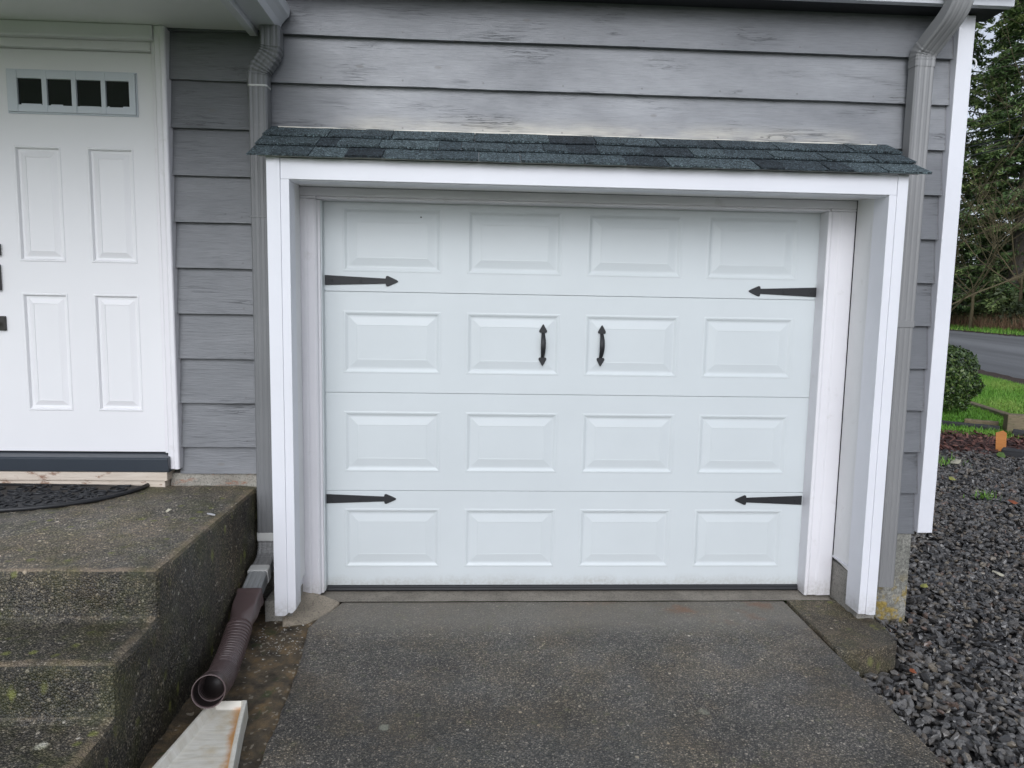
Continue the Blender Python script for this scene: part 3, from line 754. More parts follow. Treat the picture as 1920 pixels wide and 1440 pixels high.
bm = bmesh.new(); prism_xz(bm, [(0.508+0.004*math.cos(t), 1.990+0.004*math.sin(t)) for t in np.linspace(0, 6.28, 9)[:-1]], -0.003, 0.004)
obj('bolt', bm, MIRON, gd)

# --- concrete at the opening
bm = bmesh.new()
V, F = [], []
nx_, ny_ = 60, 8
for j in range(ny_):
    for i in range(nx_):
        x = -0.02+2.8*i/(nx_-1); y = 0.12-0.253*j/(ny_-1)
        V.append((x, y, -0.031-0.006*(j/(ny_-1)) + 0.002*mnoise.noise((x*6, y*14, 0))))
F = [(j*nx_+i, (j)*nx_+i+1, (j+1)*nx_+i+1, (j+1)*nx_+i) for j in range(ny_-1) for i in range(nx_-1)]
npobj('door_sill', V, F, MCSILL, house, smooth=True)
# flared concrete kerb beside the left jamb
bm = bmesh.new()
top = [(-0.155, -0.06, 0.03), (-0.12, -0.06, 0.0), (0.02, -0.085, -0.028), (0.10, -0.135, -0.034), (0.070, -0.22, -0.046), (0.02, -0.31, -0.052), (-0.05, -0.36, -0.050), (-0.14, -0.37, -0.040), (-0.155, -0.3, -0.01)]
a = [bm.verts.new(p) for p in top]; b = [bm.verts.new((p[0], p[1], -0.2)) for p in top]
bm.faces.new(a)
for i in range(len(a)):
    j = (i+1) % len(a); bm.faces.new((a[i], a[j], b[j], b[i]))
obj('kerb', bm, MKERB, house, bevel=0.01)
box('stem_wall', MSTEM, house, (2.790, 2.885, CF+0.045, -0.0405, -0.15, 0.1695), bevel=0.006)
box('stem_wall', MSTEM, house, (-0.24, -0.1045, CF+0.08, -0.0515, -0.15, 0.0495), (-0.330, -0.2405, -0.030, 0.05, -0.15, 0.6), bevel=0.006)
# footing block right of the drive
bm = bmesh.new()
prism_xy(bm, [(2.517, -0.130), (2.511, -0.70), (2.60, -0.706), (2.703, -0.690), (2.845, -0.632), (2.890, -0.43), (2.892, -0.045), (2.772, -0.045), (2.772, -0.137)], -0.30, -0.036)
bmesh.ops.subdivide_edges(bm, edges=bm.edges, cuts=6, use_grid_fill=True)
ft = obj('footing', bm, MBLK, house)
md = ft.modifiers.new('remesh', 'REMESH'); md.mode = 'VOXEL'; md.voxel_size = 0.012
tx = bpy.data.textures.new('lumps', 'CLOUDS'); tx.noise_scale = 0.06
dm = ft.modifiers.new('displace', 'DISPLACE'); dm.texture = tx; dm.strength = 0.016; dm.mid_level = 0.55; dm.texture_coords = 'GLOBAL'

# --- shingled awning over the garage door
A_T = Vector((0, -0.040, 2.402)); A_B = Vector((0, -0.446, 2.190))
sv = (A_T-A_B); SL = sv.length; sv.normalize(); nv = Vector((0, -sv.z, sv.y))
def AP(x, d, n):
    wv = 0.0035*mnoise.noise((x*1.3, d*2, 5)) + 0.0025*mnoise.noise((x*5, d*8, 9))
    return Vector((x, 0, 0)) + A_B + sv*d + nv*(n+wv)
V, F, T = [], [], []
def tab(xa, xb, d0, d1, n0, th, tone, slant=0.0):
    k = max(1, int((xb-xa)/0.05)); i0 = len(V)
    for q in range(k+1):
        x = xa+(xb-xa)*q/k
        jj = 0.0025*mnoise.noise((x*11, d0*40, 3)); xt = x
        V.extend([tuple(AP(x, d0+jj, n0)), tuple(AP(x, d0+jj, n0+th)), tuple(AP(xt, d1, n0+0.001)), tuple(AP(xt, d1, n0-0.004))]); T.extend([tone]*4)
    for q in range(k):
        p = i0+4*q; r = p+4
        for j in range(4): F.append((p+j, p+(j+1) % 4, r+(j+1) % 4, r+j))
    F.append((i0, i0+3, i0+2, i0+1)); e = i0+4*k; F.append((e, e+1, e+2, e+3))
AX0, AX1 = -0.240, 2.945
rs = random.Random(21)
for ci, (d0, ex) in enumerate(((0.0, 0.150), (0.150, 0.140), (0.290, 0.160))):
    n0 = 0.004 + 0.006*ci
    x = AX0
    raised = False
    while x < AX1-0.01:
        wdt = rs.uniform(0.09, 0.24); xe = min(AX1, x+wdt)
        if AX1-xe < 0.05: xe = AX1
        tone = rs.choice([0.08, 0.22, 0.42, 0.5, 0.6, 0.7, 0.75, 0.8, 0.95]) + rs.uniform(-0.05, 0.05)
        th = 0.0110 if raised else 0.0055
        tab(x, xe-0.0025, d0, min(d0+ex+0.02, SL), n0, th, tone)
        raised = not raised; x = xe
def shingle_mat():
    g = G('slate green shingle granules'); t = g.attr()
    c = g.ramp(t, (0.0, (0.024, 0.031, 0.037)), (0.45, (0.048, 0.064, 0.072)), (1.0, (0.082, 0.108, 0.116)))
    v = g.voro(210); sp = g.n('SeparateColor'); g.l(v.outputs['Color'], sp.inputs[0])
    k = g.ramp(sp.outputs[0], (0.0, 0.15), (0.5, 0.8), (0.85, 1.7), (1.0, 3.4)); c = g.mix(1.0, c, k, 'MULTIPLY')
    return g.done(c, 0.85, g.bump(v.outputs['Distance'], 0.6, 0.003), 0.3)
aw = npobj('awning', V, F, shingle_mat(), house, col=T)
bm = bmesh.new()
def slab(bm, xa, xb, d0, d1, n0, n1):
    P = [Vector((x, 0, 0))+A_B+sv*d+nv*n for x in (xa, xb) for d, n in ((d0, n0), (d1, n0), (d1, n1), (d0, n1))]
    v = [bm.verts.new(p) for p in P]
    for f in ((0, 1, 2, 3), (7, 6, 5, 4), (0, 4, 5, 1), (1, 5, 6, 2), (2, 6, 7, 3), (3, 7, 4, 0)): bm.faces.new([v[i] for i in f])
slab(bm, -0.200, 2.905, 0.040, SL, -0.012, -0.0005)
obj('awning_deck', bm, MW2, aw)
V, F = [], []
for i in range(81):                       # bent white flashing where the awning meets the siding
    x = -0.20+3.08*i/80; a = 0.006*mnoise.noise((x*2.3, 1, 8))+0.003*mnoise.noise((x*9, 4, 8))
    V += [(x, -0.066, 2.400+a*0.3), (x, -0.064, 2.413+a), (x, -0.046, 2.417+a), (x, -0.046, 2.404+a*0.3)]
F = [(4*i+j, 4*i+4+j, 4*i+4+(j+1) % 4, 4*i+(j+1) % 4) for i in range(80) for j in range(4)]
npobj('flashing', V, F, paint('cream flashing', (0.66, 0.63, 0.55), 0.5, 0.1, 0.3, dirt=(0.42, 0.36, 0.27)), aw)

# ------------------------------------------------------------------ concrete steps
bm = bmesh.new()
prism_yz(bm, [(-0.037, -0.3), (-0.037, 0.570), (-1.255, 0.566), (-1.262, 0.385), (-1.575, 0.380), (-1.582, 0.193), (-1.88, 0.188), (-1.888, -0.30)], -3.0, -0.337)
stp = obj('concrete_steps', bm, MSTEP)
md = stp.modifiers.new('remesh', 'REMESH'); md.mode = 'VOXEL'; md.voxel_size = 0.016
sm = stp.modifiers.new('smooth', 'SMOOTH'); sm.factor = 0.5; sm.iterations = 3
tx2 = bpy.data.textures.new('worn', 'CLOUDS'); tx2.noise_scale = 0.09; tx2.noise_depth = 3
dm = stp.modifiers.new('displace', 'DISPLACE'); dm.texture = tx2; dm.strength = 0.014; dm.mid_level = 0.5; dm.texture_coords = 'GLOBAL'
tag(stp, 'mossy exposed aggregate concrete steps and landing below the white front door', 'steps')

# ------------------------------------------------------------------ door mat
mat_o = empty('doormat', (-1.5, -0.3, 0.57), 'black half-round rubber doormat with scroll pattern on the landing', 'doormat')
MCX, MY0, MA, MB_ = -1.50, -0.090, 0.605, 0.475
bm = bmesh.new()
arc = [(MCX+MA*math.cos(t), MY0-MB_*math.sin(t)) for t in np.linspace(0, math.pi, 60)]
prism_xy(bm, arc, 0.5725, 0.577)
obj('mat_base', bm, MRUB, mat_o)
bm = bmesh.new()
tube(bm, [(x, y, 0.580) for x, y in arc]+[(arc[0][0], arc[0][1], 0.580)], 0.011, 8)
obj('rim', bm, MRUB, mat_o, smooth=True)
bm = bmesh.new(); rs = random.Random(5); n = 0; cs = []
for _ in range(1500):
    x = rs.uniform(MCX-MA, MCX+MA); y = rs.uniform(MY0-MB_, MY0); r = rs.choice((0.035, 0.045, 0.06))
    e = math.hypot((x-MCX)/(MA-r), (y-MY0)/(MB_-r)) if y < MY0-r else 9
    if e > 0.98 or any(math.hypot(x-a, y-b) < (r+c)*0.82 for a, b, c in cs): continue
    cs.append((x, y, r)); sg = rs.choice((-1, 1)); p0 = rs.uniform(0, 6.28)
    pts = []
    for k in range(22):
        t = k/21; rad = r*(0.18+0.85*t); ang = p0+sg*t*8.2
        pts.append((x+rad*math.cos(ang), y+rad*math.sin(ang), 0.5795))
    tail = [(pts[-1][0]+sg*-r*0.5*math.sin(p0+sg*8.2)*k+0.0, pts[-1][1]+sg*r*0.5*math.cos(p0+sg*8.2)*k, 0.5795) for k in (0.5, 1.0)]
    tail = [q for q in tail if q[1] < MY0-0.008 and math.hypot((q[0]-MCX)/MA, (q[1]-MY0)/MB_) < 0.97]
    tube(bm, pts+tail, 0.0062, 6, ux=(0, 0, 1))
obj('scrollwork', bm, MRUB, mat_o, smooth=True)

# ------------------------------------------------------------------ brown drain hose and splash block
hose = empty('drain_hose', (-0.22, -0.9, -0.05), 'brown corrugated drain hose from the downspout along the steps', 'drain hose')
def lerp(a, b, t): return a+(b-a)*t
n = 24; bm = bmesh.new()
pa = spline([(-0.2705, -0.435, 0.1243), (-0.2685, -0.50, 0.104), (-0.264, -0.575, 0.080), (-0.258, -0.655, 0.056)], 0.008)
def adp(i, m):
    t = i/(m-1); k = max(0, min(1, (t-0.40)/0.45)); k = k*k*(3-2*k); o = []
    for q in range(32):
        a = q*2*math.pi/32+math.pi/32; c, s = math.cos(a), math.sin(a)
        e = 0.16
        rw = (math.copysign(abs(c)**e, c)*0.0545, math.copysign(abs(s)**e, s)*0.0445)
        if t < 0.10: rw = (rw[0]*1.07, rw[1]*1.08)
        o.append((lerp(rw[0], c*0.052, k), lerp(rw[1], s*0.052, k)))
    return o
sweep(bm, pa, adp, (1, 0, 0), caps=(False, False)); obj('adapter', bm, MBROWN, hose, smooth=True)
hp = spline([(-0.259, -0.640, 0.060), (-0.247, -0.78, 0.020), (-0.225, -0.95, 0.014), (-0.195, -1.09, 0.052), (-0.178, -1.195, 0.088)], 0.0017)
bm = bmesh.new()
tube(bm, hp, lambda i, n: 0.0580-0.0110*max(0, math.sin(i*0.0017*2*math.pi/0.0195)), 28, caps=(False, False), ux=(1, 0, 0)); obj('corrugated_hose', bm, MBROWN, hose, smooth=True)
hd = (Vector((-0.178, -1.195, 0.086))-Vector((-0.195, -1.09, 0.056))).normalized()
c0 = Vector((-0.180, -1.183, 0.084))
bm = bmesh.new()
st_ = [(0.0, 0.0555), (0.010, 0.0575), (0.072, 0.0590), (0.078, 0.0605), (0.083, 0.0600), (0.083, 0.0565), (0.070, 0.0552), (0.0, 0.050), (-0.10, 0.048)]
rings = []
ux = (Vector((1, 0, 0))-hd*hd.x).normalized(); vx = hd.cross(ux)
for d, r in st_:
    rings.append([bm.verts.new(c0+hd*d+ux*r*math.cos(a)+vx*r*math.sin(a)) for a in np.linspace(0, 2*math.pi, 36, endpoint=False)])
for r1, r2 in zip(rings, rings[1:]):
    for j in range(36): bm.faces.new((r1[j], r1[(j+1) % 36], r2[(j+1) % 36], r2[j]))
bm.faces.new(rings[-1])
oc = obj('outlet_collar', bm, MBROWN, hose, smooth=True)
oc.data.materials.append(MBROWNSHADE)
for p in list(oc.data.polygons)[36*6:]: p.material_index = 1

def splash_mat():
    g = G('stained white plastic')
    x = g.axis(0); y = g.axis(1)
    c = g.ramp(g.noise(12, 6, 0.6, (1, 4, 1)), (0.3, (0.58, 0.55, 0.47)), (0.7, (0.72, 0.70, 0.64)))
    # rust-coloured run along the right wall
    e = g.math('ADD', g.math('ADD', x, g.math('MULTIPLY', y, 0.218)), g.math('MULTIPLY', g.math('SUBTRACT', g.noise(14, 6, 0.7), 0.5), 0.07))
    ru = g.math('MULTIPLY', g.maprange(e, 0.006, 0.044), g.maprange(e, 0.062, 0.052))
    ru = g.math('MULTIPLY', ru, g.maprange(y, 0.12, -0.08, 0.25, 1.0))
    ok = g.math('MULTIPLY', ru, g.maprange(g.axis(2), 0.026, 0.014))
    c = g.mix(g.math('MULTIPLY', ok, 0.9), c, (0.50, 0.21, 0.03))
    st2 = g.ramp(g.noise(7, 7, 0.7), (0.50, 0.0), (0.70, 0.6)); c = g.mix(g.math('MULTIPLY', st2, g.maprange(g.axis(2), 0.03, 0.012)), c, (0.46, 0.36, 0.20))
    return g.done(c, 0.42, g.bump(g.noise(9, 2, 0.5, (0.5, 5, 1)), 0.12, 0.02))
bm = bmesh.new()
# local frame: origin at the back end centre; profile stations along -Y (x-left outer, x-right outer)
SBY = [0.0, -0.012, -0.10, -0.25, -0.42, -0.60, -0.78]
def sbx(y):
    t = -y/0.78; return (-0.072-0.105*t**1.1+0.012*t, 0.072+0.17*t**1.1)
WALL = 0.016; HT = 0.045
ringsT = []
for y in SBY:
    l, r = sbx(y)
    fl = 0.012 if y < -0.005 else HT-0.002
    ringsT.append([(l, y, -0.03), (l+0.003, y, HT), (l+WALL, y, HT), (l+WALL+0.012, y, fl), (r-WALL-0.012, y, fl), (r-WALL, y, HT), (r-0.003, y, HT), (r, y, -0.03)])
vr = [[bm.verts.new(p) for p in rg_] for rg_ in ringsT]
for r1, r2 in zip(vr, vr[1:]):
    for j in range(7): bm.faces.new((r1[j], r1[j+1], r2[j+1], r2[j]))
    bm.faces.new((r1[7], r1[0], r2[0], r2[7]))
bm.faces.new(vr[0]); bm.faces.new(vr[-1][::-1])
sb = obj('splash_block', bm, splash_mat(), None, bevel=0.003)
sb.location = (-0.128, -1.165, -0.028)
tag(sb, 'white plastic splash block with rusty stains under the brown hose end', 'splash block')
# ------------------------------------------------------------------ gravel bed right of the drive
def zg(x, y):
    a = -0.105; b = -0.175
    t = max(0.0, min(1.0, (x-2.45)/0.75)); z = a+(b-a)*t
    return z - 0.012*max(0, (x-3.5)) - 0.010*max(0, y) if x > 0 else z
def zgv(x, y):
    t = np.clip((x-2.45)/0.75, 0, 1); z = -0.150-0.037*t
    return z + 0.010*np.sin(x*3.1+1)*np.cos(y*2.3)
ICO_V = None
def ico(sub):
    b = bmesh.new(); bmesh.ops.create_icosphere(b, subdivisions=sub, radius=1.0)
    b.verts.ensure_lookup_table(); v = np.array([q.co[:] for q in b.verts]); f = np.array([[q.index for q in fc.verts] for fc in b.faces]); b.free(); return v, f
def stones(P, size, sub, flat=(0.30, 0.62), jit=0.28):
    """angular stones at points P (n,3); returns V, F, tone"""
    v0, f0 = ico(sub); n = len(P); m = len(v0)
    v = np.repeat(v0[None], n, 0) * (1+rng.uniform(-jit, jit, (n, m, 1)))
    # flatten against two random planes for facets
    for _ in range(3):
        d = rng.normal(size=(n, 1, 3)); d /= np.linalg.norm(d, axis=2, keepdims=True)
        h = rng.uniform(0.45, 0.8, (n, 1)); pr = (v*d).sum(2); ex = np.maximum(pr-h, 0)
        v = v - ex[..., None]*d
    sz = size[:, None]
    sc = np.concatenate([sz*rng.uniform(0.85, 1.35, (n, 1)), sz*rng.uniform(0.6, 1.0, (n, 1)), sz*rng.uniform(*flat, (n, 1))], 1)
    v = v*sc[:, None, :]
    q = rng.normal(size=(n, 4)); q[:, 1:3] *= 0.28; q[:, 0] = np.abs(q[:, 0])
    q /= np.linalg.norm(q, axis=1, keepdims=True)
    w_, x_, y_, z_ = q.T
    Rm = np.stack([1-2*(y_*y_+z_*z_), 2*(x_*y_-z_*w_), 2*(x_*z_+y_*w_), 2*(x_*y_+z_*w_), 1-2*(x_*x_+z_*z_), 2*(y_*z_-x_*w_), 2*(x_*z_-y_*w_), 2*(y_*z_+x_*w_), 1-2*(x_*x_+y_*y_)], 1).reshape(n, 3, 3)
    v = np.einsum('nij,nmj->nmi', Rm, v) + P[:, None, :]
    F_ = (f0[None]+(np.arange(n)*m)[:, None, None]).reshape(-1, 3)
    return v.reshape(-1, 3), F_, m
def in_bed(x, y):
    right = (x > np.interp(y, [-9, -2.0, -1.53, -0.95, -0.72], [2.22, 2.46, 2.495, 2.52, 2.52])) & (y < -0.70)
    blk = (y >= -0.70) & (x > np.interp(y, [-0.70, -0.63, -0.43, -0.04], [2.72, 2.86, 2.90, 2.91])) & (y < -0.055)
    side = (y >= -0.055) & (x > 3.275)
    far = (0.33*(x-7.05)+0.94*(y-4.55)) < 0.25*np.sin(x*2.1)+0.15*np.sin(x*5.3)
    return (right | blk | side) & far & (x < 9.5)
VV, FF, TT = [], [], []; off = 0
def add(v, f, t):
    global off
    VV.append(v); FF.append(f+off); TT.append(t); off += len(v)
# near stones (finer), two layers, then far ones
for (x0, x1, y0, y1, dens, s0, s1, sub) in ((2.2, 4.6, -2.6, 0.6, 1900, 0.013, 0.028, 2), (2.9, 5.2, 0.4, 2.4, 1500, 0.015, 0.029, 1), (3.2, 9.2, 2.2, 6.6, 950, 0.018, 0.032, 1), (4.4, 6.5, -2.6, 0.6, 1000, 0.015, 0.030, 1), (5.2, 8.0, 0.4, 2.4, 800, 0.017, 0.032, 1)):
    n = int((x1-x0)*(y1-y0)*dens); x = rng.uniform(x0, x1, n); y = rng.uniform(y0, y1, n); k = in_bed(x, y); x, y = x[k], y[k]
    size = rng.uniform(s0, s1, len(x)); z = zgv(x, y)+rng.uniform(-0.018, 0.012, len(x))
    v, f, m = stones(np.stack([x, y, z], 1), size, 1 if sub == 1 else 1)
    t = np.clip(rng.beta(1.6, 2.2, len(x)), 0, 1); rd_ = rng.random(len(x)); t = np.where(rd_ > 0.965, 0.93, np.where(rd_ > 0.90, 0.80, t*0.7))
    add(v, f, np.repeat(t, m))
# base sheet under the stones
gx = np.linspace(2.0, 9.6, 60); gy = np.linspace(-9, 6.8, 100); GX, GY = np.meshgrid(gx, gy)
bv = np.stack([GX.ravel(), GY.ravel(), np.where(GX < 2.5, -0.19, zgv(GX, GY)-0.022).ravel()], 1); nn = 60
bf = np.array([(j*nn+i, j*nn+i+1, (j+1)*nn+i+1) for j in range(99) for i in range(nn-1)] + [(j*nn+i, (j+1)*nn+i+1, (j+1)*nn+i) for j in range(99) for i in range(nn-1)])
cx = bv[bf].mean(1)[:, 0]; cy = bv[bf].mean(1)[:, 1]
kp = ((cy < -0.1) | (cx > 3.3)) & ((0.33*(cx-7.05)+0.94*(cy-4.55)) < 0.1)
add(bv, bf[kp], np.full(len(bv), 0.02))
MGRV = stones_mat('dark lava gravel', (0.022, 0.021, 0.021), (0.070, 0.067, 0.065), (0.175, 0.168, 0.160), (0.120, 0.100, 0.082), (0.20, 0.172, 0.135), (0.130, 0.075, 0.062), rough=0.30)
tag(npobj('gravel', np.concatenate(VV), np.concatenate(FF), MGRV, col=np.concatenate(TT)), kind='stuff')

# ------------------------------------------------------------------ bark mulch bed beyond the gravel
def chips(n, fx, size, thick, zf):
    P = fx(n); n = len(P)
    L = size*rng.uniform(0.5, 1.6, n); W = size*rng.uniform(0.18, 0.45, n); a = rng.uniform(0, 2*math.pi, n); tl = rng.normal(0, 0.35, n)
    u = np.stack([np.cos(a)*np.cos(tl), np.sin(a)*np.cos(tl), np.sin(tl)], 1); v = np.stack([-np.sin(a), np.cos(a), rng.normal(0, 0.3, n)], 1)
    p = np.stack([P[:, 0], P[:, 1], zf(P[:, 0], P[:, 1])+rng.uniform(0, thick, n)], 1)
    C = np.stack([p-u*L[:, None]-v*W[:, None], p+u*L[:, None]-v*W[:, None], p+u*L[:, None]*0.9+v*W[:, None], p-u*L[:, None]+v*W[:, None]], 1)
    return C.reshape(-1, 3), np.arange(4*n).reshape(-1, 4)
def mulch_pts(n):
    x = rng.uniform(4.5, 13, n); y = rng.uniform(2.0, 9.5, n)
    d = 0.33*(x-7.05)+0.94*(y-4.55)
    k = (d > -0.15+0.15*np.sin(x*3)) & (d < 1.75+0.12*np.sin(x*2.7)); return np.stack([x[k], y[k]], 1)
v, f = chips(22000, mulch_pts, 0.035, 0.03, lambda x, y: np.full(len(x), -0.19))
mm = leaf_mat('red-brown bark', (0.036, 0.018, 0.015), (0.14, 0.062, 0.050), (0.22, 0.105, 0.080), rough=0.7)
bq = np.array([(3.5, 5.45, -0.195), (14, 1.75, -0.195), (14, 3.85, -0.195), (3.5, 7.55, -0.195)])
v = np.concatenate([v, bq]); f = np.concatenate([f, [[len(v)-4, len(v)-3, len(v)-2, len(v)-1]]])
t = np.concatenate([np.repeat(rng.random((len(v)-4)//4), 4), np.full(4, 0.1)])
tag(npobj('bark_mulch', v, f, mm, col=t), kind='stuff')

# ------------------------------------------------------------------ grass
def blades(P, Z, h0, h1, wd):
    n = len(P); a = rng.uniform(0, 2*math.pi, n); h = rng.uniform(h0, h1, n); ln = rng.normal(0, 0.4, (n, 2))*h[:, None]
    u = np.stack([np.cos(a), np.sin(a), np.zeros(n)], 1)*wd
    b = np.stack([P[:, 0], P[:, 1], Z], 1); tp = b+np.stack([ln[:, 0], ln[:, 1], h], 1)
    return np.stack([b-u, b+u, tp], 1).reshape(-1, 3), np.arange(3*n).reshape(-1, 3)
def polar(n, a0, a1, r0, r1):
    a = np.radians(rng.uniform(a0, a1, n)); r = np.sqrt(rng.uniform(r0**2, r1**2, n)); return CAMP.x+np.sin(a)*r, CAMP.y+np.cos(a)*r
def hzv(s): return np.interp(s, [-400, 8.5, 9.8, 16.8, 18, 20.5, 27, 60, 400], [-0.22, -0.22, -0.20, 0.46, 0.56, 0.80, 2.0, 4.0, 6.0])
x, y = polar(190000, 20, 46, 9.5, 30); s = x*DN.x+y*DN.y; d = 0.33*(x-7.05)+0.94*(y-4.55)
k = (s < 9.4) & (d > 1.55+0.15*np.sin(x*2.7)+0.10*np.sin(x*9)) ; x, y, s = x[k], y[k], s[k]
v1, f1 = blades(np.stack([x, y], 1), hzv(s), 0.04, 0.09, 0.010)
x2, y2 = polar(90000, 16, 50, 38, 110); s2 = x2*DN.x+y2*DN.y; k = (s2 > 16.95) & (s2 < 19.5+0.6*np.sin(x2)); x2, y2, s2 = x2[k], y2[k], s2[k]
v2, f2 = blades(np.stack([x2, y2], 1), hzv(s2), 0.08, 0.28, 0.035)
# a few tufts in the gravel
x3 = np.concatenate([rng.normal(6.2, 0.10, 160), rng.normal(5.6, 0.05, 40)]); y3 = np.concatenate([rng.normal(4.1, 0.12, 160), rng.normal(2.5, 0.06, 40)])
v3, f3 = blades(np.stack([x3, y3], 1), np.full(len(x3), -0.18), 0.03, 0.09, 0.005)
V = np.concatenate([v1, v2, v3]); F = np.concatenate([f1, f2+len(v1), f3+len(v1)+len(v2)])
patch = lambda x, y: 0.5+0.22*np.sin(x*1.3+y*0.7)+0.18*np.sin(x*3.1-y*2.2)
t = np.concatenate([np.repeat(np.clip(patch(x, y)+rng.normal(0, 0.18, len(x)), 0, 1), 3), np.repeat(np.clip(rng.normal(0.55, 0.25, len(x2)), 0, 1), 3), np.full(len(v3), 0.6)])
MGR = leaf_mat('grass blades', (0.075, 0.195, 0.018), (0.130, 0.310, 0.034), (0.24, 0.35, 0.07), rough=0.6)
tag(npobj('grass', V, F, MGR, col=t), kind='stuff')

# ------------------------------------------------------------------ clipped bush
def leaf_cloud(P, N, size, asp=0.55, jit=0.6):
    n = len(P); nn = N+rng.normal(0, jit, (n, 3)); nn /= np.linalg.norm(nn, axis=1, keepdims=True)
    r = rng.normal(size=(n, 3)); u = np.cross(nn, r); u /= np.linalg.norm(u, axis=1, keepdims=True); v = np.cross(nn, u)
    L = (size*rng.uniform(0.6, 1.3, n))[:, None]
    q = np.stack([P-u*L, P-v*L*asp, P+u*L, P+v*L*asp], 1)
    return q.reshape(-1, 3), np.arange(4*n).reshape(-1, 4)
def bush(name, c, rx, ry, rz, n, size, m, label, cat):
    root = empty(name, (c[0], c[1], c[2]), label, cat)
    d = rng.normal(size=(n, 3)); d /= np.linalg.norm(d, axis=1, keepdims=True); d[:, 2] = np.where(d[:, 2] < -0.75, -d[:, 2], d[:, 2])
    lump = 1+0.06*np.sin(d[:, 0]*7+1)*np.cos(d[:, 1]*6)+0.05*np.sin(d[:, 2]*9+d[:, 0]*4)+0.03*np.sin(d[:, 1]*15)
    rr = lump*np.where(rng.random(n) < 0.6, rng.normal(1.0, 0.025, n), rng.uniform(0.72, 1.0, n))
    shape = np.stack([d[:, 0]*rx, d[:, 1]*ry, d[:, 2]*rz], 1)
    P = shape*rr[:, None]+np.array([c[0], c[1], c[2]+rz*0.98])
    v, f = leaf_cloud(P, d, size)
    t = np.clip(0.45+rng.normal(0, 0.24, n), 0, 1)
    npobj('foliage', v, f, m, root, col=np.repeat(t, 4))
    bm = bmesh.new()
    for k in range(7):
        a = k*0.9; tube(bm, [(c[0], c[1], c[2]-0.02), (c[0]+0.12*math.cos(a), c[1]+0.12*math.sin(a), c[2]+rz*0.5), (c[0]+0.55*rx*math.cos(a), c[1]+0.55*ry*math.sin(a), c[2]+rz*1.3)], lambda i, n: 0.025-0.008*i, 6, ux=(1, 0.1, 0))
    obj('stem', bm, MTIMB, root)
MBUSH = leaf_mat('glossy bush leaves', (0.014, 0.030, 0.010), (0.048, 0.085, 0.022), (0.15, 0.20, 0.06), rough=0.35)
bush('clipped_bush', (8.83, 8.43, -0.22), 0.80, 0.80, 0.625, 15000, 0.030, MBUSH, 'rounded clipped evergreen bush on the lawn beside the road', 'bush')

# ------------------------------------------------------------------ garden timbers and stake
def timber(name, a, b, w, h, m, label, cat='timber', bev=0.012, group=None):
    a, b = Vector(a), Vector(b); d = (b-a); L = d.length; d.normalize(); ang = math.atan2(d.y, d.x)
    bm = bmesh.new(); nseg = 8; rings = []
    for k in range(nseg+1):
        x = L*k/nseg; j = lambda: random.uniform(-0.006, 0.006)
        rings.append([bm.verts.new((x, -w/2+j(), j()*0.5)), bm.verts.new((x, w/2+j(), j()*0.5)), bm.verts.new((x, w/2+j(), h+j())), bm.verts.new((x, -w/2+j(), h+j()))])
    for r1, r2 in zip(rings, rings[1:]):
        for q in range(4): bm.faces.new((r1[q], r1[(q+1) % 4], r2[(q+1) % 4], r2[q]))
    bm.faces.new(rings[0]); bm.faces.new(rings[-1])
    o = obj(name, bm, m, None, bevel=bev); o.location = a
    o.rotation_euler = (0, -math.asin(max(-1, min(1, d.z))), ang)
    return tag(o, label, cat, group)
timber('landscape_timber', (8.74, 6.35, -0.22), (11.2, 5.35, -0.22), 0.20, 0.285, MTIMB, 'thick mossy upright-faced timber edging beside the lawn')
timber('landscape_timber', (10.4, 9.5, -0.21), (9.74, 7.48, -0.19), 0.13, 0.065, MTIMB, 'thin pale timber slanting from the bush to the mossy edging')
timber('landscape_timber', (8.05, 6.95, -0.22), (8.72, 6.42, -0.22), 0.10, 0.085, MTIMBD, 'round black log between the lawn and the red mulch')
timber('landscape_timber', (8.50, 6.90, -0.22), (8.85, 6.62, -0.22), 0.10, 0.12, MTIMB, 'short grey timber stub behind the black log')
timber('landscape_timber', (8.55, 5.95, -0.20), (9.4, 5.2, -0.21), 0.16, 0.09, MTIMBD, 'black timber lying in front of the mossy edging')
timber('landscape_timber', (7.30, 4.52, -0.20), (8.5, 3.35, -0.20), 0.16, 0.105, MTIMBD, 'flat black timber lying at the foot of the orange stake')
bm = bmesh.new()
prism_xz(bm, [(-0.055, -0.08), (0.050, -0.08), (0.056, 0.24), (0.018, 0.272), (-0.020, 0.255), (-0.060, 0.24)], -0.012, 0.012)
o = obj('stake', bm, MSTAKE, None, bevel=0.003); o.location = (7.46, 4.74, -0.19); o.rotation_euler = (R(-6), R(-3), R(-36))
tag(o, 'short orange cedar stake standing in the red mulch', 'stake')

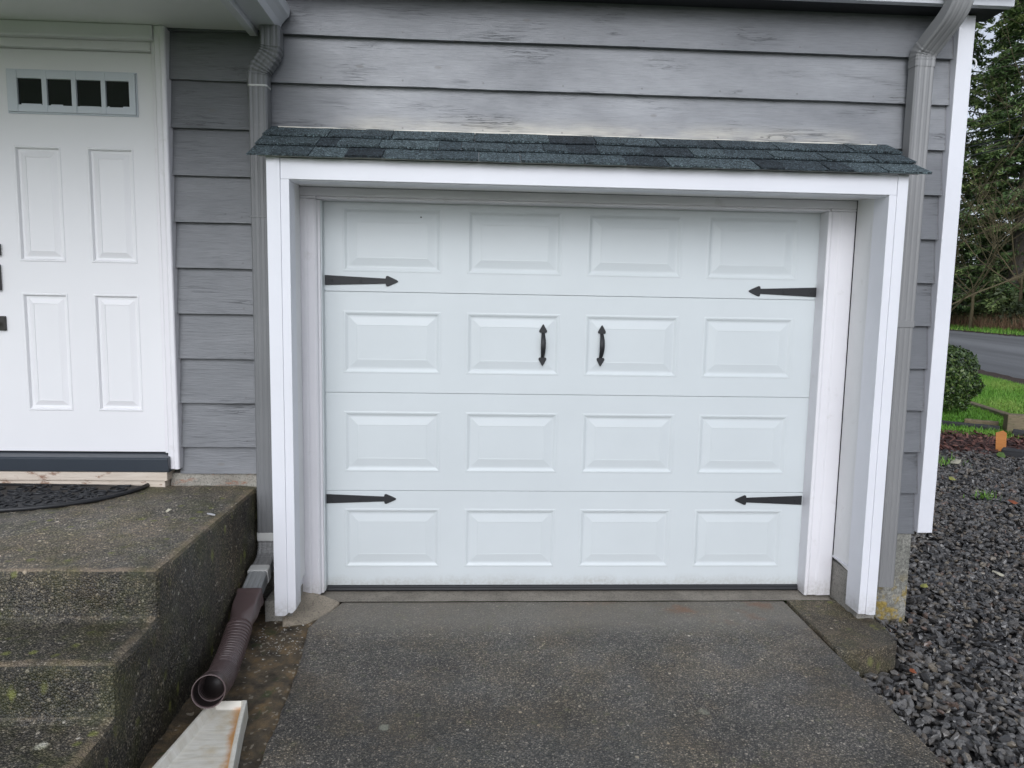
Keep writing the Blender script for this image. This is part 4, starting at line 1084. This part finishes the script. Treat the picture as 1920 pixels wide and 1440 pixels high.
# ------------------------------------------------------------------ trees beyond the road
MNEED = leaf_mat('fir needles', (0.034, 0.068, 0.028), (0.100, 0.165, 0.056), (0.22, 0.27, 0.09), rough=0.6)
MBARK = wood('fir bark', (0.045, 0.035, 0.028), (0.10, 0.085, 0.068))
def fir(x, y, h, rad, seed, label, dens=1.0):
    r = np.random.default_rng(seed); s = x*DN.x+y*DN.y; z0 = hz(s)
    root = empty('fir_tree', (x, y, z0), label, 'tree', 'tall evergreen trees beyond the road')
    bm = bmesh.new(); lean = r.normal(0, 0.015, 2)
    tube(bm, [(x+lean[0]*h*t, y+lean[1]*h*t, z0-0.3+h*t) for t in np.linspace(0, 1, 10)], lambda i, n: 0.016*h*(1-i/(n-0.4))+0.02, 9, ux=(1, 0, 0))
    bmb = bm
    P, N, tt = [], [], []
    zb = 0.06*h
    while zb < h*0.985:
        f = (zb/h); nb = int(r.integers(4, 7))
        for b in range(nb):
            az = r.uniform(0, 2*math.pi); L = rad*(1-f)**0.75*r.uniform(0.55, 1.15)+0.25; up = r.uniform(-0.05, 0.25)
            bx0, by0 = x+lean[0]*zb, y+lean[1]*zb; pts = []
            for t in np.linspace(0, 1, 5):
                pts.append((bx0+math.cos(az)*L*t, by0+math.sin(az)*L*t, z0+zb+L*(up*t-0.28*t*t)))
            if L > 1.2: tube(bmb, pts, lambda i, n: 0.05*(1-i/n)+0.012, 4, ux=(0, 0, 1), caps=(False, False))
            m = int((28+L*38)*dens); t = r.beta(1.7, 1.1, m); side = r.normal(0, 0.15, m)*L*(1.1-t)+r.normal(0, 0.10, m)
            px = bx0+math.cos(az)*L*t-math.sin(az)*side; py = by0+math.sin(az)*L*t+math.cos(az)*side
            pz = z0+zb+L*(up*t-0.28*t*t)-np.abs(r.normal(0, 0.16, m))-0.08*np.abs(side)
            P.append(np.stack([px, py, pz], 1)); N.append(np.tile([0.3*math.cos(az), 0.3*math.sin(az), 1.0], (m, 1)))
            tt.append(np.clip(0.30+0.35*t+r.normal(0, 0.16, m)+r.normal(0, 0.13), 0, 1))
        zb += r.uniform(0.30, 0.62)*(0.6+0.6*(1-f))
    obj('trunk', bmb, MBARK, root)
    P = np.concatenate(P); N = np.concatenate(N); v, f_ = leaf_cloud(P, N, 0.17, 0.34, 0.55)
    npobj('crown', v, f_, MNEED, root, col=np.repeat(np.concatenate(tt), 4))
def at(ang, rr): return CAMP.x+math.sin(R(ang))*rr, CAMP.y+math.cos(R(ang))*rr
FIRS = [(20.0, 92, 27, 5.0, 'fir far off to the left, hidden behind the house'), (25.0, 80, 29, 5.0, 'fir hidden behind the right end of the house'), (29.5, 66, 26, 4.6, 'broad fir furthest left beyond the road, mostly behind the white corner board'), (33.6, 60, 30, 5.0, 'tall dark fir just right of the white corner board'), (36.0, 72, 27, 4.2, 'fir standing further back between two nearer firs'),
        (37.9, 58, 31, 5.0, 'tallest fir at the right edge of the picture'), (41.0, 64, 28, 5.0, 'fir beyond the right edge fir'), (45, 60, 29, 5.2, 'fir well outside the picture to the right')]
for i, (a, rr, h, rad, lb) in enumerate(FIRS[:7]):
    xx, yy = at(a, rr); fir(xx, yy, h, rad, 40+i, lb)

# undergrowth along the far verge
MUND = leaf_mat('undergrowth leaves', (0.040, 0.055, 0.024), (0.110, 0.145, 0.050), (0.22, 0.22, 0.09), rough=0.45)
n = 64000; a = rng.uniform(17, 47, n); s_t = rng.uniform(19.0, 23.5, n)
# walk each ray out to the chosen s
ca, sa = np.cos(np.radians(a)), np.sin(np.radians(a)); rr = (s_t-(CAMP.x*DN.x+CAMP.y*DN.y))/(sa*DN.x+ca*DN.y)
x = CAMP.x+sa*rr; y = CAMP.y+ca*rr
top = 2.4+1.1*np.sin(a*2.1)+0.9*np.sin(a*5.3+1)+0.5*np.sin(a*11)
zz = hzv(s_t)+rng.beta(1.1, 1.2, n)*np.maximum(top, 0.8)
k = rr < 125; P = np.stack([x, y, zz], 1)[k]
n = 85000; a = rng.uniform(17, 47, n); s_t = rng.uniform(23.5, 30.0, n); ca, sa = np.cos(np.radians(a)), np.sin(np.radians(a)); rr = (s_t-(CAMP.x*DN.x+CAMP.y*DN.y))/(sa*DN.x+ca*DN.y)
top = 7.5+2.2*np.sin(a*1.7+0.5)+1.6*np.sin(a*4.7)+0.9*np.sin(a*12)
x = CAMP.x+sa*rr; y = CAMP.y+ca*rr; zz = hzv(s_t)+rng.beta(1.2, 1.5, n)*top; k = rr < 145; P = np.concatenate([P, np.stack([x, y, zz], 1)[k]])
v, f = leaf_cloud(P, np.tile([-0.4, -0.5, 0.6], (len(P), 1)), 0.14, 0.6, 0.8)
cl = 0.35+0.18*np.sin(P[:, 0]*1.1)+0.15*np.sin(P[:, 2]*3.0+P[:, 1])
tag(npobj('undergrowth', v, f, MUND, col=np.repeat(np.clip(cl+rng.normal(0, 0.15, len(P)), 0, 1), 4)), kind='stuff')
# brown brambles and dead grass in front of it
n = 14000; a = rng.uniform(17, 47, n); s_t = rng.uniform(18.4, 20.4, n); ca, sa = np.cos(np.radians(a)), np.sin(np.radians(a)); rr = (s_t-(CAMP.x*DN.x+CAMP.y*DN.y))/(sa*DN.x+ca*DN.y)
x = CAMP.x+sa*rr; y = CAMP.y+ca*rr; k = rr < 120; x, y, s_t = x[k], y[k], s_t[k]; n = len(x)
v1, f1 = blades(np.stack([x, y], 1), hzv(s_t), 0.3, 1.1, 0.018)
t1 = np.repeat(rng.uniform(0.2, 1, n), 3)
MBRM = leaf_mat('dead brambles', (0.10, 0.055, 0.038), (0.22, 0.125, 0.075), (0.40, 0.27, 0.15), rough=0.8)
tag(npobj('brambles', v1, f1, MBRM, col=t1), kind='stuff')

# ------------------------------------------------------------------ bare trees with twigs
MTWIG = leaf_mat('mossy twigs', (0.105, 0.085, 0.045), (0.15, 0.12, 0.065), (0.20, 0.16, 0.085), rough=0.8)
def bare(name, x, y, h, seed, n_main, label, spread=0.9, thick=0.05, lean=(0, 0)):
    r = random.Random(seed); z0 = hz(x*DN.x+y*DN.y)
    root = empty(name, (x, y, z0), label, 'tree', 'bare trees before the firs')
    bt, bb = bmesh.new(), bmesh.new()
    top = Vector((x+lean[0], y+lean[1], z0+h*0.32))
    tube(bt, [(x, y, z0-0.2), ((x+top.x)/2+0.05, (y+top.y)/2, z0+h*0.16), top], lambda i, n: thick*1.7-0.3*thick*i, 8, ux=(1, 0, 0))
    def grow(p, d, L, rad, lv):
        pts = [p]; q = p.copy(); dd = d.copy(); n = 7
        for k in range(n):
            dd = (dd+Vector((r.uniform(-1, 1), r.uniform(-1, 1), r.uniform(-0.7, 0.8)))*0.16).normalized(); q = q+dd*L/n; pts.append(q.copy())
        tube(bb, pts, lambda i, n: rad*(1-0.75*i/n), 5 if lv < 2 else 4, caps=(False, False), ux=(0.3, 0.2, 1))
        if lv < 3:
            for k in range({0: 5, 1: 4, 2: 2}[lv]):
                i = r.randint(2, n); e = (dd*0.8+Vector((r.uniform(-1, 1), r.uniform(-1, 1), r.uniform(-0.4, 0.9)))*0.75).normalized()
                grow(pts[i], e, L*r.uniform(0.35, 0.62), rad*0.52, lv+1)
    for k in range(n_main):
        a = k*2*math.pi/n_main+r.uniform(-0.3, 0.3)
        d = Vector((math.cos(a)*spread, math.sin(a)*spread, r.uniform(0.45, 1.2))).normalized()
        grow(top-Vector((0, 0, r.uniform(0, h*0.1))), d, h*r.uniform(0.5, 0.75), thick*0.62, 0)
    obj('trunk', bt, MTWIG, root); obj('branches', bb, MTWIG, root)
xx, yy = at(34.2, 20.5); bare('bare_tree', xx, yy, 6.8, 3, 6, 'bare mossy tree spreading thin branches from behind the white corner board', 1.1, 0.036)
xx, yy = at(38.2, 52); bare('bare_tree', xx, yy, 9.5, 8, 6, 'bare pale alder among the brambles across the road', 0.8, 0.07)
xx, yy = at(35.6, 55); bare('bare_tree', xx, yy, 8, 12, 6, 'bare brown thicket tree across the road below the firs', 1.0, 0.07)

# ------------------------------------------------------------------ overhead wires
for (a, b, lb) in (((13.55, 14.63, 6.2), (13.55, 12.83, 6.2), 'topmost overhead wire crossing the dark firs'), ((12.78, 13.58, 5.6), (13.2, 12.3, 5.6), 'middle overhead wire crossing the dark firs'), ((12.26, 12.85, 5.2), (12.4, 11.26, 5.2), 'lowest overhead wire crossing the dark firs')):
    bm = bmesh.new(); A, B = Vector(a), Vector(b); u = (B-A).normalized()
    A = A-u*14; B = B+u*12
    tube(bm, [A.lerp(B, t) for t in np.linspace(0, 1, 12)], 0.013, 6, ux=(0, 0, 1)); tag(obj('overhead_wire', bm, MRUB, None, origin=tuple(A)), lb, 'wire', 'overhead wires')

# ------------------------------------------------------------------ small litter
def leaf_obj(name, x, y, z, s, rot, m, label, cat='leaf', group=None):
    bm = bmesh.new()
    rim = [(s*(0.9*math.cos(t)), s*0.55*math.sin(t)*(1+0.25*math.cos(3*t))) for t in np.linspace(0, 2*math.pi, 14, endpoint=False)]
    vs = [bm.verts.new((a, b, 0.12*s*math.sin(3*a/s+b/s)+0.004)) for a, b in rim]; c = bm.verts.new((0, 0, 0.012))
    for i in range(len(vs)): bm.faces.new((vs[i], vs[(i+1) % len(vs)], c))
    g = bmesh.ops.extrude_face_region(bm, geom=bm.faces[:])
    for v_ in [q for q in g['geom'] if isinstance(q, bmesh.types.BMVert)]: v_.co.z -= 0.0015
    o = obj(name, bm, m, None); o.location = (x, y, z); o.rotation_euler = (random.uniform(-0.25, 0.25), random.uniform(-0.25, 0.25), rot)
    return tag(o, label, cat, group)
MLY = paint('yellow-green leaf', (0.36, 0.36, 0.09), 0.5, 0.3, 0.1); MLG = paint('green leaf', (0.09, 0.16, 0.03), 0.5, 0.3, 0.1)
MLO = paint('orange-brown leaf', (0.28, 0.075, 0.025), 0.6, 0.3, 0.1); MLP = paint('pale leaf', (0.50, 0.47, 0.36), 0.6, 0.2, 0.1)

leaf_obj('fallen_leaf', 6.31, 3.93, -0.145, 0.085, 0.4, MLP, 'large pale fallen leaf on the gravel close to the red mulch')
leaf_obj('fallen_leaf', 5.70, 3.12, -0.145, 0.055, 1.4, MLY, 'yellow-green fallen leaf on the gravel next to the white corner board')
leaf_obj('fallen_leaf', 5.54, 2.39, -0.145, 0.045, 2.0, MLG, 'small green leaf in the middle of the gravel bed')
leaf_obj('fallen_leaf', 7.17, 4.36, -0.15, 0.080, 0.9, MLG, 'green leaf below the flat black timber')
leaf_obj('fallen_leaf', 2.86, -0.735, -0.125, 0.026, 1.2, MLO, 'orange-brown leaf on the gravel against the footing block')
leaf_obj('fallen_leaf', 3.62, 0.35, -0.155, 0.035, 0.9, MLY, 'small yellow-green leaf on the gravel below the white corner board end')
leaf_obj('fallen_leaf', 4.25, 0.55, -0.155, 0.04, 2.4, MLP, 'pale curled leaf half way along the gravel bed')
leaf_obj('fallen_leaf', 3.45, -0.75, -0.155, 0.03, 0.3, MLO, 'rust-red leaf on the near gravel at the right')
leaf_obj('fallen_leaf', 5.67, 2.24, -0.145, 0.06, 0.2, MLO, 'orange-brown leaf at the right edge of the gravel')
leaf_obj('fallen_leaf', -0.594, -0.546, 0.578, 0.016, 0.2, MLP, 'tiny straw-coloured leaf on the landing beyond the paint chip')
bm = bmesh.new(); prism_xy(bm, [(-0.035, 0.012), (-0.010, 0.009), (0.030, -0.004), (0.036, -0.014), (0.012, -0.010), (-0.028, 0.003)], 0, 0.003)
o = obj('paint_chip', bm, MW, None); o.location = (-0.385, -0.60, 0.578); o.rotation_euler = (0.05, -0.1, -0.45)
tag(o, 'white paint chip lying on the landing near its right edge', 'paint chip')
# flakes of paint and grit round the foot of the left post (too many and too small to count)
n = 150; x = rng.normal(-0.08, 0.085, n); y = rng.normal(-0.56, 0.10, n); k = x > -0.30; x, y = x[k], y[k]; n = len(x)
P = np.stack([x, y, np.full(n, -0.047)], 1); v, f = leaf_cloud(P, np.tile([0, 0, 1.0], (n, 1)), 0.0055, 0.6, 0.2)
tag(npobj('paint_flakes', v, f, paint('paint flakes', (0.55, 0.53, 0.48), 0.6, 0.2, 0.1)), kind='stuff')
